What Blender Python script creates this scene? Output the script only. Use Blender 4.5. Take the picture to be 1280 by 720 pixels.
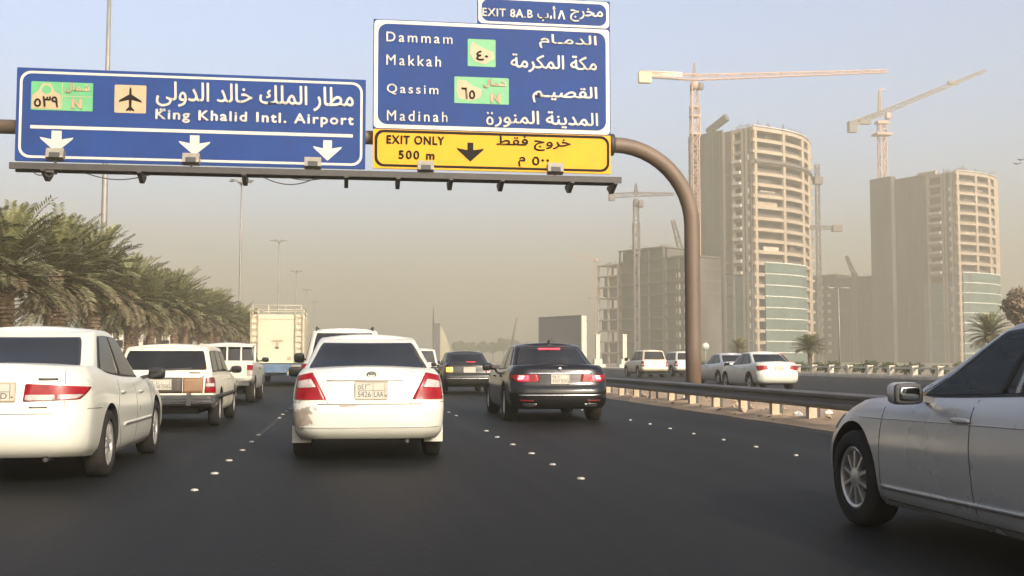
import bpy, bmesh, math, random
from mathutils import Vector, Matrix

S = bpy.context.scene
for o in list(bpy.data.objects):
    bpy.data.objects.remove(o)
COL = S.collection
R = math.radians
RND = random.Random(7)

# ------------------------------------------------------------------ camera
CAM_H = 1.15
YAW, PITCH, FPX = R(8.434), R(3.678), 1400.0
cam = bpy.data.cameras.new("Camera")
cam.sensor_width = 36.0
cam.lens = 36.0 * FPX / 1280.0
cam.clip_start, cam.clip_end = 0.1, 8000
cam_ob = bpy.data.objects.new("Camera", cam)
cam_ob.location = (0, 0, CAM_H)
cam_ob.rotation_euler = (R(90) + PITCH, 0, -YAW)
COL.objects.link(cam_ob)
S.camera = cam_ob

# ------------------------------------------------------------------ world, sun, exposure
SUN_EL, SUN_AZ = R(26), R(158)          # azimuth clockwise from +Y (the way the road runs)
SKY_STRENGTH, SUN_STRENGTH = 0.15, 2.0
HAZE_DENSITY, HAZE_COL, HAZE_TOP = 0.00185, (0.405, 0.385, 0.312), 132.0
S.view_settings.view_transform = 'Standard'
S.view_settings.look = 'None'
S.view_settings.exposure = 1.72
S.view_settings.gamma = 1.0
S.view_settings.use_curve_mapping = False
world = bpy.data.worlds.new("World")
S.world = world
world.use_nodes = True
nt = world.node_tree
bg = nt.nodes["Background"]
sky = nt.nodes.new("ShaderNodeTexSky")
sky.sky_type = 'NISHITA'
sky.sun_disc = False
sky.sun_elevation = SUN_EL
sky.sun_rotation = SUN_AZ
sky.altitude = 600
sky.air_density = 0.72
sky.dust_density = 9.5
sky.ozone_density = 1.0
nt.links.new(sky.outputs[0], bg.inputs[0])
bg.inputs[1].default_value = SKY_STRENGTH
sun = bpy.data.lights.new("Sun", 'SUN')
sun.energy = SUN_STRENGTH
sun.angle = R(1.5)
sun.color = (1.0, 0.93, 0.80)
sun_ob = bpy.data.objects.new("Sun", sun)
sdir = Vector((math.sin(SUN_AZ) * math.cos(SUN_EL), math.cos(SUN_AZ) * math.cos(SUN_EL), math.sin(SUN_EL)))
sun_ob.rotation_euler = sdir.to_track_quat('Z', 'Y').to_euler()
sun_ob.location = (30, -40, 60)
COL.objects.link(sun_ob)
cy = S.cycles
cy.use_denoising = True
cy.max_bounces = 6
cy.diffuse_bounces = 3
cy.glossy_bounces = 3
cy.transmission_bounces = 4
cy.transparent_max_bounces = 6
cy.volume_bounces = 2
cy.caustics_reflective = cy.caustics_refractive = False
cy.sample_clamp_indirect = 6

# ------------------------------------------------------------------ picture geometry
_Rt = Vector((math.cos(YAW), -math.sin(YAW), 0))
_Fh = Vector((math.sin(YAW), math.cos(YAW), 0))
_F = _Fh * math.cos(PITCH) + Vector((0, 0, math.sin(PITCH)))
_U = -_Fh * math.sin(PITCH) + Vector((0, 0, math.cos(PITCH)))
_C = Vector((0, 0, CAM_H))
def ray(px, py): return _F + _Rt * ((px - 640) / FPX) + _U * ((360 - py) / FPX)
def at(px, py, Y):
    d = ray(px, py); return _C + d * (Y / d.y)
def gnd(px, py, z=0.0):
    d = ray(px, py); return _C + d * ((z - CAM_H) / d.z)

# ------------------------------------------------------------------ materials
def mat(name, col, rough=0.6, metal=0.0, var=0.12, scale=3.0, bump=0.0, bscale=40.0, coat=0.0, stretch=(1, 1, 1),
        dust=0.0, dustcol=(0.42, 0.35, 0.25), emit=None, spec=0.5, detail=4.0):
    m = bpy.data.materials.new(name)
    m.use_nodes = True
    t = m.node_tree
    b = t.nodes["Principled BSDF"]
    L = t.links.new
    tc = t.nodes.new("ShaderNodeTexCoord")
    mp = t.nodes.new("ShaderNodeMapping")
    mp.inputs["Scale"].default_value = stretch
    L(tc.outputs["Object"], mp.inputs["Vector"])
    n = t.nodes.new("ShaderNodeTexNoise")
    n.inputs["Scale"].default_value = scale
    n.inputs["Detail"].default_value = detail
    L(mp.outputs[0], n.inputs["Vector"])
    cr = t.nodes.new("ShaderNodeValToRGB")
    cr.color_ramp.elements[0].position = 0.3
    cr.color_ramp.elements[1].position = 0.7
    cr.color_ramp.elements[0].color = tuple(c * (1 - var) for c in col) + (1,)
    cr.color_ramp.elements[1].color = tuple(min(1, c * (1 + var)) for c in col) + (1,)
    L(n.outputs["Fac"], cr.inputs[0])
    out = cr.outputs[0]
    if dust > 0:
        n2 = t.nodes.new("ShaderNodeTexNoise")
        n2.inputs["Scale"].default_value = scale * 0.45
        n2.inputs["Detail"].default_value = 6
        n2.inputs["Roughness"].default_value = 0.65
        L(mp.outputs[0] if stretch[1] < 1 else tc.outputs["Object"], n2.inputs["Vector"])
        mr = t.nodes.new("ShaderNodeMapRange")
        mr.inputs[1].default_value = 0.35
        mr.inputs[2].default_value = 0.75
        mr.inputs[4].default_value = dust
        L(n2.outputs["Fac"], mr.inputs[0])
        mx = t.nodes.new("ShaderNodeMix")
        mx.data_type = 'RGBA'
        mx.inputs[7].default_value = dustcol + (1,)
        L(mr.outputs[0], mx.inputs[0])
        L(out, mx.inputs[6])
        out = mx.outputs[2]
    L(out, b.inputs["Base Color"])
    rr = t.nodes.new("ShaderNodeMapRange")
    rr.inputs[3].default_value = max(0.02, rough - 0.08)
    rr.inputs[4].default_value = min(1, rough + 0.10)
    L(n.outputs["Fac"], rr.inputs[0])
    L(rr.outputs[0], b.inputs["Roughness"])
    b.inputs["Metallic"].default_value = metal
    b.inputs["Specular IOR Level"].default_value = spec
    if coat:
        b.inputs["Coat Weight"].default_value = coat
        b.inputs["Coat Roughness"].default_value = 0.08
    if bump:
        n3 = t.nodes.new("ShaderNodeTexNoise")
        n3.inputs["Scale"].default_value = bscale
        n3.inputs["Detail"].default_value = 5
        L(mp.outputs[0], n3.inputs["Vector"])
        bm_ = t.nodes.new("ShaderNodeBump")
        bm_.inputs["Strength"].default_value = bump
        bm_.inputs["Distance"].default_value = 0.02
        L(n3.outputs["Fac"], bm_.inputs["Height"])
        L(bm_.outputs[0], b.inputs["Normal"])
    if emit:
        b.inputs["Emission Color"].default_value = emit[0] + (1,)
        b.inputs["Emission Strength"].default_value = emit[1]
    return m

M = {}
M['asphalt'] = mat('asphalt', (0.0050, 0.0057, 0.0061), 0.56, spec=0.055, var=0.55, scale=1.3, dust=0.8, dustcol=(0.0128, 0.0132, 0.0131), bump=0.35, bscale=130, stretch=(1, 0.06, 1), detail=8)
M['sand'] = mat('sand', (0.23, 0.165, 0.10), 0.95, var=0.3, scale=0.6, bump=0.7, bscale=14, detail=8)
M['soil'] = mat('soil', (0.25, 0.19, 0.12), 0.95, var=0.3, scale=0.8, bump=0.7, bscale=12)
M['concrete'] = mat('concrete', (0.42, 0.36, 0.29), 0.85, var=0.18, scale=2, bump=0.2)
M['kerb'] = mat('kerb', (0.48, 0.43, 0.35), 0.85, var=0.2, scale=1.5, bump=0.2)
M['roadpaint'] = mat('road_paint', (0.040, 0.039, 0.036), 0.7, spec=.1, var=0.6, scale=6, dust=0.9, dustcol=(0.015, 0.0145, 0.0135))
M['stud'] = mat('stud', (0.27, 0.26, 0.23), 0.6, var=0.4, scale=20, dust=.5, dustcol=(.15,.13,.11))
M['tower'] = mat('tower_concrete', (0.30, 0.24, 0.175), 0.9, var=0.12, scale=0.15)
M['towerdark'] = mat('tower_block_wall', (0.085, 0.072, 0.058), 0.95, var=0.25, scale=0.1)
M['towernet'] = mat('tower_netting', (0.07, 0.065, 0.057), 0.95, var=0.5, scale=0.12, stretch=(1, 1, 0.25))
M['towerpale'] = mat('tower_pale_slab', (0.42, 0.38, 0.33), 0.9, var=0.15, scale=0.3)
M['greenglass'] = mat('green_glazing', (0.085, 0.125, 0.108), 0.22, var=0.18, scale=0.12, spec=0.6)
M['blueglass'] = mat('blue_grey_glazing', (0.12, 0.15, 0.155), 0.2, var=0.2, scale=0.12)
M['mullion'] = mat('mullion', (0.6, 0.6, 0.52), 0.6, var=0.1)
M['craneorange'] = mat('crane_paint', (0.34, 0.21, 0.15), 0.6, var=0.15, scale=0.5)
M['cranegrey'] = mat('crane_grey', (0.09, 0.075, 0.068), 0.6, var=0.15, scale=0.5)
M['craneyellow'] = mat('crane_weight', (0.75, 0.58, 0.25), 0.7, var=0.15, scale=0.5)
M['gantry'] = mat('gantry_paint', (0.085, 0.058, 0.038), 0.6, var=0.25, scale=1.5, dust=0.5, dustcol=(0.13, 0.092, 0.06), stretch=(1, 1, 0.3))
M['darksteel'] = mat('dark_steel', (0.022, 0.02, 0.018), 0.6, var=0.3, scale=4)
M['rail'] = mat('galvanised_rail', (0.09, 0.088, 0.083), 0.55, 0.15, var=0.25, scale=1.2, dust=0.4, dustcol=(0.2, 0.16, 0.12))
M['postpaint'] = mat('post_block', (0.34, 0.275, 0.19), 0.85, var=0.2, scale=4)
M['lampgrey'] = mat('lamp_grey', (0.20, 0.19, 0.17), 0.5, 0.3, var=0.12)
M['signblue'] = mat('sign_blue', (0.0065, 0.030, 0.130), 0.6, var=0.12, scale=1.2, spec=0.15, dust=0.15, dustcol=(0.02, 0.035, 0.10))
M['signwhite'] = mat('sign_white', (0.36, 0.35, 0.31), 0.5, var=0.06)
M['signyellow'] = mat('sign_yellow', (0.47, 0.245, 0.004), 0.55, spec=.2, var=0.06, scale=1.5)
M['signgreen'] = mat('sign_green', (0.045, 0.24, 0.095), 0.5, var=0.12, scale=2, dust=0.25, dustcol=(0.28, 0.33, 0.18))
M['signcream'] = mat('sign_cream', (0.30, 0.225, 0.125), 0.5, var=0.08, scale=3)
M['signblack'] = mat('sign_black', (0.008, 0.006, 0.005), 0.7, spec=.1, var=0.1)
M['signback'] = mat('sign_aluminium', (0.3, 0.29, 0.27), 0.5, 0.5, var=0.1)
M['lampbody'] = mat('floodlight_body', (0.17, 0.155, 0.12), 0.5, var=0.2, scale=6)
M['rubber'] = mat('rubber', (0.010, 0.0095, 0.009), 0.85, spec=0.2, var=0.3, scale=5, dust=0.35, dustcol=(0.032, 0.027, 0.021))
M['rim'] = mat('alloy_rim', (0.42, 0.41, 0.39), 0.35, 0.7, var=0.12, scale=6, dust=0.2)
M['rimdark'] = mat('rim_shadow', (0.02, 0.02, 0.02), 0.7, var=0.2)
M['steelrim'] = mat('steel_rim', (0.33, 0.32, 0.30), 0.5, 0.5, var=0.15, scale=6, dust=0.3)
M['blackplastic'] = mat('black_plastic', (0.018, 0.018, 0.018), 0.6, var=0.2)
M['underbody'] = mat('underbody', (0.012, 0.012, 0.012), 0.9, var=0.3)
M['chrome'] = mat('chrome', (0.7, 0.69, 0.66), 0.15, 1.0, var=0.05)
M['glass'] = mat('dark_tinted_glass', (0.009, 0.0095, 0.010), 0.10, var=0.3, scale=2, dust=0.06, dustcol=(0.10, 0.09, 0.08), spec=0.28)
M['glassteal'] = mat('grey_green_glass', (0.03, 0.04, 0.038), 0.08, var=0.4, scale=1.6, dust=0.2, dustcol=(0.12, 0.12, 0.105), spec=0.45)
M['mirrorglass'] = mat('mirror_silvering', (0.16, 0.18, 0.17), 0.08, 1.0, var=0.1)
M['seatcloth'] = mat('seat_cloth', (0.10, 0.09, 0.08), 0.9, var=.2, scale=8)
def see_through():
    m = bpy.data.materials.new('tinted_window_glass'); m.use_nodes = True; t = m.node_tree; t.nodes.clear(); L = t.links.new
    o = t.nodes.new('ShaderNodeOutputMaterial'); mx = t.nodes.new('ShaderNodeMixShader'); tr = t.nodes.new('ShaderNodeBsdfTransparent'); g = t.nodes.new('ShaderNodeBsdfPrincipled')
    tr.inputs[0].default_value = (0.40, 0.46, 0.44, 1); g.inputs['Base Color'].default_value = (0.05, 0.055, 0.05, 1); g.inputs['Roughness'].default_value = 0.04
    lw = t.nodes.new('ShaderNodeLayerWeight'); lw.inputs[0].default_value = 0.35
    n = t.nodes.new('ShaderNodeTexNoise'); n.inputs['Scale'].default_value = 2.2; n.inputs['Detail'].default_value = 6
    tc = t.nodes.new('ShaderNodeTexCoord'); L(tc.outputs['Object'], n.inputs['Vector'])
    ma = t.nodes.new('ShaderNodeMath'); ma.operation = 'MULTIPLY_ADD'; ma.inputs[1].default_value = .35; ma.inputs[2].default_value = .02; L(n.outputs['Fac'], ma.inputs[0])
    ad = t.nodes.new('ShaderNodeMath'); ad.operation = 'ADD'; ad.use_clamp = True; L(lw.outputs['Fresnel'], ad.inputs[0]); L(ma.outputs[0], ad.inputs[1])
    L(ad.outputs[0], mx.inputs[0]); L(tr.outputs[0], mx.inputs[1]); L(g.outputs[0], mx.inputs[2]); L(mx.outputs[0], o.inputs[0])
    return m
M['seeglass'] = see_through()
M['redlens'] = mat('red_lens', (0.17, 0.002, 0.006), 0.22, var=0.2, scale=9, spec=0.3)
M['darkredlens'] = mat('dark_red_lens', (0.09, 0.006, 0.006), 0.2, var=0.2, scale=9, coat=0.3)
M['clearlens'] = mat('clear_lens', (0.30, 0.25, 0.235), 0.2, var=0.3, scale=9, coat=0.3)
M['redlit'] = mat('lit_brake_lamp', (0.6, 0.02, 0.03), 0.3, var=0.1, emit=((1.0, 0.015, 0.04), 1.15))
M['hotlit'] = mat('lit_lamp_core', (0.8, 0.3, 0.25), 0.3, var=0.1, emit=((1.0, 0.45, 0.42), 1.2))
M['amberlit'] = mat('lit_indicator', (0.8, 0.35, 0.05), 0.3, var=0.1, emit=((1.0, 0.36, 0.03), 1.3))
M['plate'] = mat('plate', (0.34, 0.32, 0.26), 0.5, var=0.08, scale=8)
M['plateink'] = mat('plate_ink', (0.05, 0.05, 0.05), 0.6, var=0.1)
M['white'] = mat('white_paint', (0.43, 0.43, 0.375), 0.30, var=0.03, scale=1.5, coat=0.35, dust=0.35, dustcol=(0.35, 0.31, 0.23))
M['cream'] = mat('cream_paint', (0.47, 0.44, 0.35), 0.45, var=0.05, scale=1.5, coat=0.15, dust=0.25, dustcol=(0.5, 0.4, 0.27))
M['silver'] = mat('silver_paint', (0.42, 0.41, 0.39), 0.35, 0.5, var=0.05, coat=0.4)
M['dustysilver'] = mat('silver_white_paint', (0.33, 0.325, 0.31), 0.28, 0.3, var=0.06, scale=1.2, coat=0.3, dust=0.12, dustcol=(0.30, 0.27, 0.22))
M['champagne'] = mat('champagne_paint', (0.50, 0.43, 0.31), 0.4, 0.3, var=0.06, coat=0.3)
M['black'] = mat('black_paint', (0.004, 0.0042, 0.0045), 0.12, var=0.2, spec=0.4, dust=0.06, dustcol=(0.03, 0.026, 0.02))
M['darkcar'] = mat('dark_green_grey_paint', (0.011, 0.012, 0.011), 0.2, var=0.2, spec=0.35, dust=0.2, dustcol=(0.05, 0.045, 0.035))
M['redpaint'] = mat('red_paint', (0.40, 0.03, 0.02), 0.35, var=0.06, coat=0.4)
M['brownpanel'] = mat('brown_panel', (0.13, 0.06, 0.018), 0.55, var=0.25, scale=3, dust=0.12)
M['greypanel'] = mat('grey_brown_panel', (0.030, 0.025, 0.018), 0.6, var=0.3, scale=3, dust=0.1, dustcol=(.1,.08,.06))
M['bluechassis'] = mat('blue_chassis', (0.05, 0.10, 0.17), 0.55, var=0.25, scale=2, dust=0.35, dustcol=(0.16, 0.15, 0.11))
M['yellowplate'] = mat('yellow_panel', (0.58, 0.52, 0.22), 0.6, var=0.2, scale=3)
M['truckcream'] = mat('truck_cream', (0.42, 0.395, 0.28), 0.6, var=0.08, scale=0.7, dust=0.45, dustcol=(0.42, 0.34, 0.22))
M['truckdark'] = mat('truck_fitting', (0.28, 0.23, 0.16), 0.6, var=0.2)
M['bark'] = mat('palm_bark', (0.13, 0.09, 0.055), 0.95, var=0.4, scale=6, bump=0.8, bscale=10)
M['frond'] = mat('palm_frond', (0.098, 0.094, 0.042), 0.7, var=0.35, scale=1.6)
M['frondlight'] = mat('palm_frond_young', (0.165, 0.165, 0.068), 0.7, var=0.3, scale=1.6)
M['frondold'] = mat('palm_frond_old', (0.10, 0.078, 0.042), 0.8, var=0.3, scale=1.6)
M['leafdark'] = mat('hedge_leaf', (0.06, 0.075, 0.03), 0.8, var=0.4, scale=3)
M['leafbrown'] = mat('dusty_leaf', (0.17, 0.125, 0.08), 0.85, var=0.35, scale=1.5)
M['wallwhite'] = mat('wall_white', (0.46, 0.42, 0.34), 0.8, var=0.12, scale=1.2)
M['stone'] = mat('stone', (0.25, 0.19, 0.13), 0.9, var=0.3, scale=4)
M['litter'] = mat('litter_white', (0.35, 0.34, 0.31), 0.7, var=0.15, scale=9)
M['monudark'] = mat('monument_dark', (0.07, 0.068, 0.064), 0.7, var=0.1, scale=0.4)
M['monucream'] = mat('monument_cream', (0.26, 0.235, 0.16), 0.7, var=0.08, scale=0.4)
M['mallgrey'] = mat('grey_facade', (0.075, 0.075, 0.088), 0.5, var=0.12, scale=0.3)
M['malldark'] = mat('grey_facade_dark', (0.03, 0.03, 0.034), 0.5, var=0.12, scale=0.3)

# Camry-type car with a scraped corner: white paint with wear of its own shape
def scraped():
    m = M['white'].copy(); m.name = 'white_paint_scraped'
    t = m.node_tree; L = t.links.new
    b = t.nodes["Principled BSDF"]
    src = b.inputs["Base Color"].links[0].from_socket
    tc = t.nodes.new("ShaderNodeTexCoord")
    vm = t.nodes.new("ShaderNodeVectorMath"); vm.operation = 'SUBTRACT'
    vm.inputs[1].default_value = (-0.80, -2.26, 0.50)
    L(tc.outputs["Object"], vm.inputs[0])
    sc = t.nodes.new("ShaderNodeVectorMath"); sc.operation = 'MULTIPLY'
    sc.inputs[1].default_value = (1, 0.9, 1.25)
    L(vm.outputs[0], sc.inputs[0])
    ln = t.nodes.new("ShaderNodeVectorMath"); ln.operation = 'LENGTH'
    L(sc.outputs[0], ln.inputs[0])
    n = t.nodes.new("ShaderNodeTexNoise"); n.inputs["Scale"].default_value = 9; n.inputs["Detail"].default_value = 6
    L(tc.outputs["Object"], n.inputs["Vector"])
    ad = t.nodes.new("ShaderNodeMath"); ad.operation = 'MULTIPLY_ADD'
    ad.inputs[1].default_value = 0.70; ad.inputs[2].default_value = -0.36
    L(n.outputs["Fac"], ad.inputs[0])
    a2 = t.nodes.new("ShaderNodeMath"); a2.operation = 'ADD'
    L(ln.outputs["Value"], a2.inputs[0]); L(ad.outputs[0], a2.inputs[1])
    mr = t.nodes.new("ShaderNodeMapRange")
    mr.inputs[1].default_value = 0.19; mr.inputs[2].default_value = 0.15
    mr.inputs[3].default_value = 0.0; mr.inputs[4].default_value = 0.85
    L(a2.outputs[0], mr.inputs[0])
    n2 = t.nodes.new("ShaderNodeTexNoise"); n2.inputs["Scale"].default_value = 8; n2.inputs["Detail"].default_value = 7
    L(tc.outputs["Object"], n2.inputs["Vector"])
    cr = t.nodes.new("ShaderNodeValToRGB")
    e = cr.color_ramp.elements
    e[0].position = .35; e[0].color = (0.13, 0.10, 0.075, 1)
    e[1].position = .6; e[1].color = (0.26, 0.20, 0.155, 1)
    e2 = e.new(.66); e2.color = (0.20, 0.045, 0.025, 1)
    L(n2.outputs["Fac"], cr.inputs[0])
    mx = t.nodes.new("ShaderNodeMix"); mx.data_type = 'RGBA'
    L(mr.outputs[0], mx.inputs[0]); L(src, mx.inputs[6]); L(cr.outputs[0], mx.inputs[7])
    L(mx.outputs[2], b.inputs["Base Color"])
    return m
M['whitescraped'] = scraped()

# ------------------------------------------------------------------ mesh helpers
class MB:
    def __init__(s): s.v = []; s.f = []; s.m = []; s.sm = []
    def face(s, idx, m=0, smooth=False): s.f.append(tuple(idx)); s.m.append(m); s.sm.append(smooth)
    def add(s, vs, fs, m=0, smooth=False):
        o = len(s.v); s.v += [tuple(v) for v in vs]
        for f in fs: s.face([i + o for i in f], m, smooth)
    def box(s, c, size, m=0, rot=None):
        hx, hy, hz = size[0] / 2, size[1] / 2, size[2] / 2
        vs = [Vector((x * hx, y * hy, z * hz)) for x in (-1, 1) for y in (-1, 1) for z in (-1, 1)]
        if rot: vs = [rot @ v for v in vs]
        s.add([v + Vector(c) for v in vs], [(0, 1, 3, 2), (4, 6, 7, 5), (0, 4, 5, 1), (2, 3, 7, 6), (0, 2, 6, 4), (1, 5, 7, 3)], m)
    def bar(s, a, b, w, h=None, m=0):
        a, b = Vector(a), Vector(b); d = b - a
        if d.length < 1e-6: return
        q = d.to_track_quat('Z', 'Y').to_matrix()
        s.box((a + b) / 2, (w, h or w, d.length), m, q)
    def tube(s, pts, r, n=10, m=0, cap=True, smooth=True):
        pts = [Vector(p) for p in pts]; k = len(pts)
        rr = r if isinstance(r, (list, tuple)) else [r] * k
        o = len(s.v); up = None
        for i, p in enumerate(pts):
            d = (pts[min(i + 1, k - 1)] - pts[max(i - 1, 0)]).normalized()
            if up is None:
                up = Vector((0, 0, 1)) if abs(d.z) < .9 else Vector((1, 0, 0))
            x = d.cross(up).normalized(); y = x.cross(d).normalized(); up = y
            for j in range(n):
                a = 2 * math.pi * j / n
                s.v.append(tuple(p + (x * math.cos(a) + y * math.sin(a)) * rr[i]))
        for i in range(k - 1):
            for j in range(n):
                s.face((o + i * n + j, o + i * n + (j + 1) % n, o + (i + 1) * n + (j + 1) % n, o + (i + 1) * n + j), m, smooth)
        if cap:
            s.face([o + j for j in range(n)][::-1], m); s.face([o + (k - 1) * n + j for j in range(n)], m)
    def lathe(s, prof, n=24, axis='z', c=(0, 0, 0), m=0, smooth=True, mats=None):
        o = len(s.v); k = len(prof)
        for (r, h) in prof:
            for j in range(n):
                a = 2 * math.pi * j / n
                x, y = r * math.cos(a), r * math.sin(a)
                p = (x, y, h) if axis == 'z' else (h, x, y)
                s.v.append((p[0] + c[0], p[1] + c[1], p[2] + c[2]))
        for i in range(k - 1):
            for j in range(n):
                s.face((o + i * n + j, o + i * n + (j + 1) % n, o + (i + 1) * n + (j + 1) % n, o + (i + 1) * n + j), mats[i] if mats else m, smooth)
    def prism(s, poly, z0, z1, m=0, mtop=None):
        o = len(s.v); n = len(poly)
        s.v += [(p[0], p[1], z0) for p in poly] + [(p[0], p[1], z1) for p in poly]
        for i in range(n): s.face((o + i, o + (i + 1) % n, o + n + (i + 1) % n, o + n + i), m)
        s.face([o + i for i in range(n)][::-1], m); s.face([o + n + i for i in range(n)], m if mtop is None else mtop)
    def xz(s, poly, y0, y1, m=0):
        """polygon in the X-Z plane given thickness from y0 to y1"""
        o = len(s.v); n = len(poly)
        s.v += [(p[0], y0, p[1]) for p in poly] + [(p[0], y1, p[1]) for p in poly]
        for i in range(n): s.face((o + i, o + (i + 1) % n, o + n + (i + 1) % n, o + n + i), m)
        s.face([o + i for i in range(n)], m); s.face([o + n + i for i in range(n)][::-1], m)
    def sup(s, c, size, e=0.6, nu=14, nv=8, m=0):
        """super-ellipsoid: a rounded block"""
        def f(x): return math.copysign(abs(x) ** e, x)
        o = len(s.v)
        for i in range(nv + 1):
            la = -math.pi / 2 + math.pi * i / nv
            for j in range(nu):
                lo = 2 * math.pi * j / nu
                s.v.append((c[0] + size[0] / 2 * f(math.cos(la)) * f(math.cos(lo)), c[1] + size[1] / 2 * f(math.cos(la)) * f(math.sin(lo)),
                            c[2] + size[2] / 2 * f(math.sin(la))))
        for i in range(nv):
            for j in range(nu):
                s.face((o + i * nu + j, o + i * nu + (j + 1) % nu, o + (i + 1) * nu + (j + 1) % nu, o + (i + 1) * nu + j), m, True)
    def mesh(s, name, mats, recalc=True, sharp=None):
        me = bpy.data.meshes.new(name)
        me.from_pydata(s.v, [], s.f)
        for mm in mats: me.materials.append(mm)
        me.polygons.foreach_set('material_index', s.m)
        me.polygons.foreach_set('use_smooth', s.sm)
        me.update()
        if recalc:
            b = bmesh.new(); b.from_mesh(me)
            bmesh.ops.recalc_face_normals(b, faces=b.faces); b.to_mesh(me); b.free()
        if sharp: me.set_sharp_from_angle(angle=R(sharp))
        return me
    def build(s, name, mats, parent=None, recalc=True, sharp=None):
        if not isinstance(mats, (list, tuple)): mats = [mats]
        return link(name, s.mesh(name, mats, recalc, sharp), parent)

def link(name, data, parent=None):
    o = bpy.data.objects.new(name, data); COL.objects.link(o)
    if parent: o.parent = parent
    return o
def tag(o, label=None, cat=None, group=None, kind=None):
    for k, v in (('label', label), ('category', cat), ('group', group), ('kind', kind)):
        if v: o[k] = v
    return o
def thing(name, label, cat, loc=(0, 0, 0), rz=0.0, group=None):
    o = link(name, None); o.location = loc; o.rotation_euler = (0, 0, rz)
    return tag(o, label, cat, group)
def kids(o): return [c for c in COL.objects if c.parent is o]
CHILDREN = {}
def snap(o):
    """children lists of a finished thing, read once"""
    return [(c, kids(c)) for c in kids(o)]
def dup(root, snapd, loc, rz=0.0, label=None, scale=None):
    r = root.copy(); COL.objects.link(r); r.location = loc; r.rotation_euler = (0, 0, rz)
    if scale: r.scale = scale
    if label: r['label'] = label
    for c, gs in snapd:
        d = c.copy(); COL.objects.link(d); d.parent = r
        for g in gs:
            e = g.copy(); COL.objects.link(e); e.parent = d
    return r
def structure(o): return tag(o, kind='structure')

# ================================================================== THE SETTING
def sheet(name, x0, x1, y0, y1, z, m, nx=1, ny=1, zf=None, thick=0.0):
    b = MB(); o = 0
    for j in range(ny + 1):
        for i in range(nx + 1):
            x = x0 + (x1 - x0) * i / nx; y = y0 + (y1 - y0) * j / ny
            b.v.append((x, y, z + (zf(x, y) if zf else 0)))
    for j in range(ny):
        for i in range(nx):
            a = j * (nx + 1) + i
            b.face((a, a + 1, a + nx + 2, a + nx + 1), 0, zf is not None)
    return structure(b.build(name, m, recalc=False))

sheet('ground', -1500, 1500, -250, 2200, -0.03, mat('dusty_ground', (0.17, 0.135, 0.09), 0.95, var=.35, scale=.08, bump=.5, bscale=4, detail=8))
sheet('road', -8.9, 7.95, -60, 1500, 0.0, M['asphalt'])
sheet('service_road', 11.3, 33.3, -60, 1500, -0.004, M['asphalt'])
sheet('opposite_road', -36.0, -19.2, -60, 1500, 0.0, M['asphalt'])
b = MB(); b.box((-9.05, 720, 0.03), (0.30, 1560, 0.22)); structure(b.build('kerb', M['kerb']))
b = MB(); b.box((33.42, 720, 0.05), (0.26, 1560, 0.24)); structure(b.build('kerb', M['kerb']))
sheet('palm_median', -19.2, -9.2, -60, 1500, 0.10, M['soil'])
b = MB(); b.box((-19.3, 720, 0.03), (0.2, 1560, 0.24)); structure(b.build('kerb', M['kerb']))
sheet('pavement', 33.55, 37.0, -60, 1500, 0.12, M['kerb'])

# rubbly sandy strip behind the guardrail
def hsh(x, y):
    return (math.sin(x * 5.1 + y * 1.7) + math.sin(x * 2.3 - y * 2.9 + 1) + math.sin(x * 9.7 + y * 4.3 + 2) * .5 + math.sin(y * 7.7 - x * 3) * .5) / 3
def berm(x, y):
    e = min(1, max(0, (x - 7.75) / .5)) * min(1, max(0, (11.45 - x) / .5))
    return e * (0.05 + 0.05 * hsh(x, y) + 0.06 * math.sin(math.pi * (x - 7.75) / 3.7)) - 0.012 * (1 - e)
sheet('sand_verge', 7.75, 11.45, 2, 150, 0.006, M['sand'], 18, 560, berm)
b = MB(); rr = random.Random(3)
for i in range(420):
    y = 9 + 70 * rr.random() ** 1.6; x = rr.uniform(7.95, 11.1); s = rr.uniform(.02, .075) * (1 + .6 * (rr.random() < .1))
    z = 0.006 + berm(x, y)
    vs = [Vector((rr.gauss(0, 1), rr.gauss(0, 1), rr.gauss(0, .7))).normalized() * s for _ in range(9)]
    bm = bmesh.new()
    for v in vs: bm.verts.new(v)
    try:
        bmesh.ops.convex_hull(bm, input=bm.verts)
        bm.verts.ensure_lookup_table(); bm.verts.index_update()
        b.add([v.co + Vector((x, y, z + s * .3)) for v in bm.verts], [[v.index for v in f.verts] for f in bm.faces], 0)
    finally: bm.free()
tag(b.build('rubble', M['stone']), kind='stuff')
# litter lying on the strip
for i, (px, py, s, lab) in enumerate([(857, 500, .16, 'scrap of white litter lying on the sand behind the guardrail, near the gantry pole'),
                                (998, 522, .13, 'small white litter scrap on the sand near the Honda bonnet'.replace('Honda', 'silver sedan')),
                                (1036, 522, .12, 'white litter scrap on the sand just past the last guardrail post in view'),
                                (897, 497, .14, 'crumpled white paper on the sand strip right of the gantry pole'),
                                (928, 500, .13, 'pale crumpled bag on the sand strip under the white sedan')]):
    g = gnd(px, py, .06); b = MB(); r2 = random.Random(i)
    n = 9
    vs = [(math.cos(2 * math.pi * k / n) * s * r2.uniform(.6, 1), math.sin(2 * math.pi * k / n) * s * r2.uniform(.6, 1), r2.uniform(0, .06)) for k in range(n)]
    b.add(vs + [(0, 0, .10)], [(k, (k + 1) % n, n) for k in range(n)]); b.face(range(n)[::-1])
    o = b.build('litter', M['litter']); o.location = (g.x, g.y, berm(g.x, g.y) + .005)
    tag(o, lab, 'litter')

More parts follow.
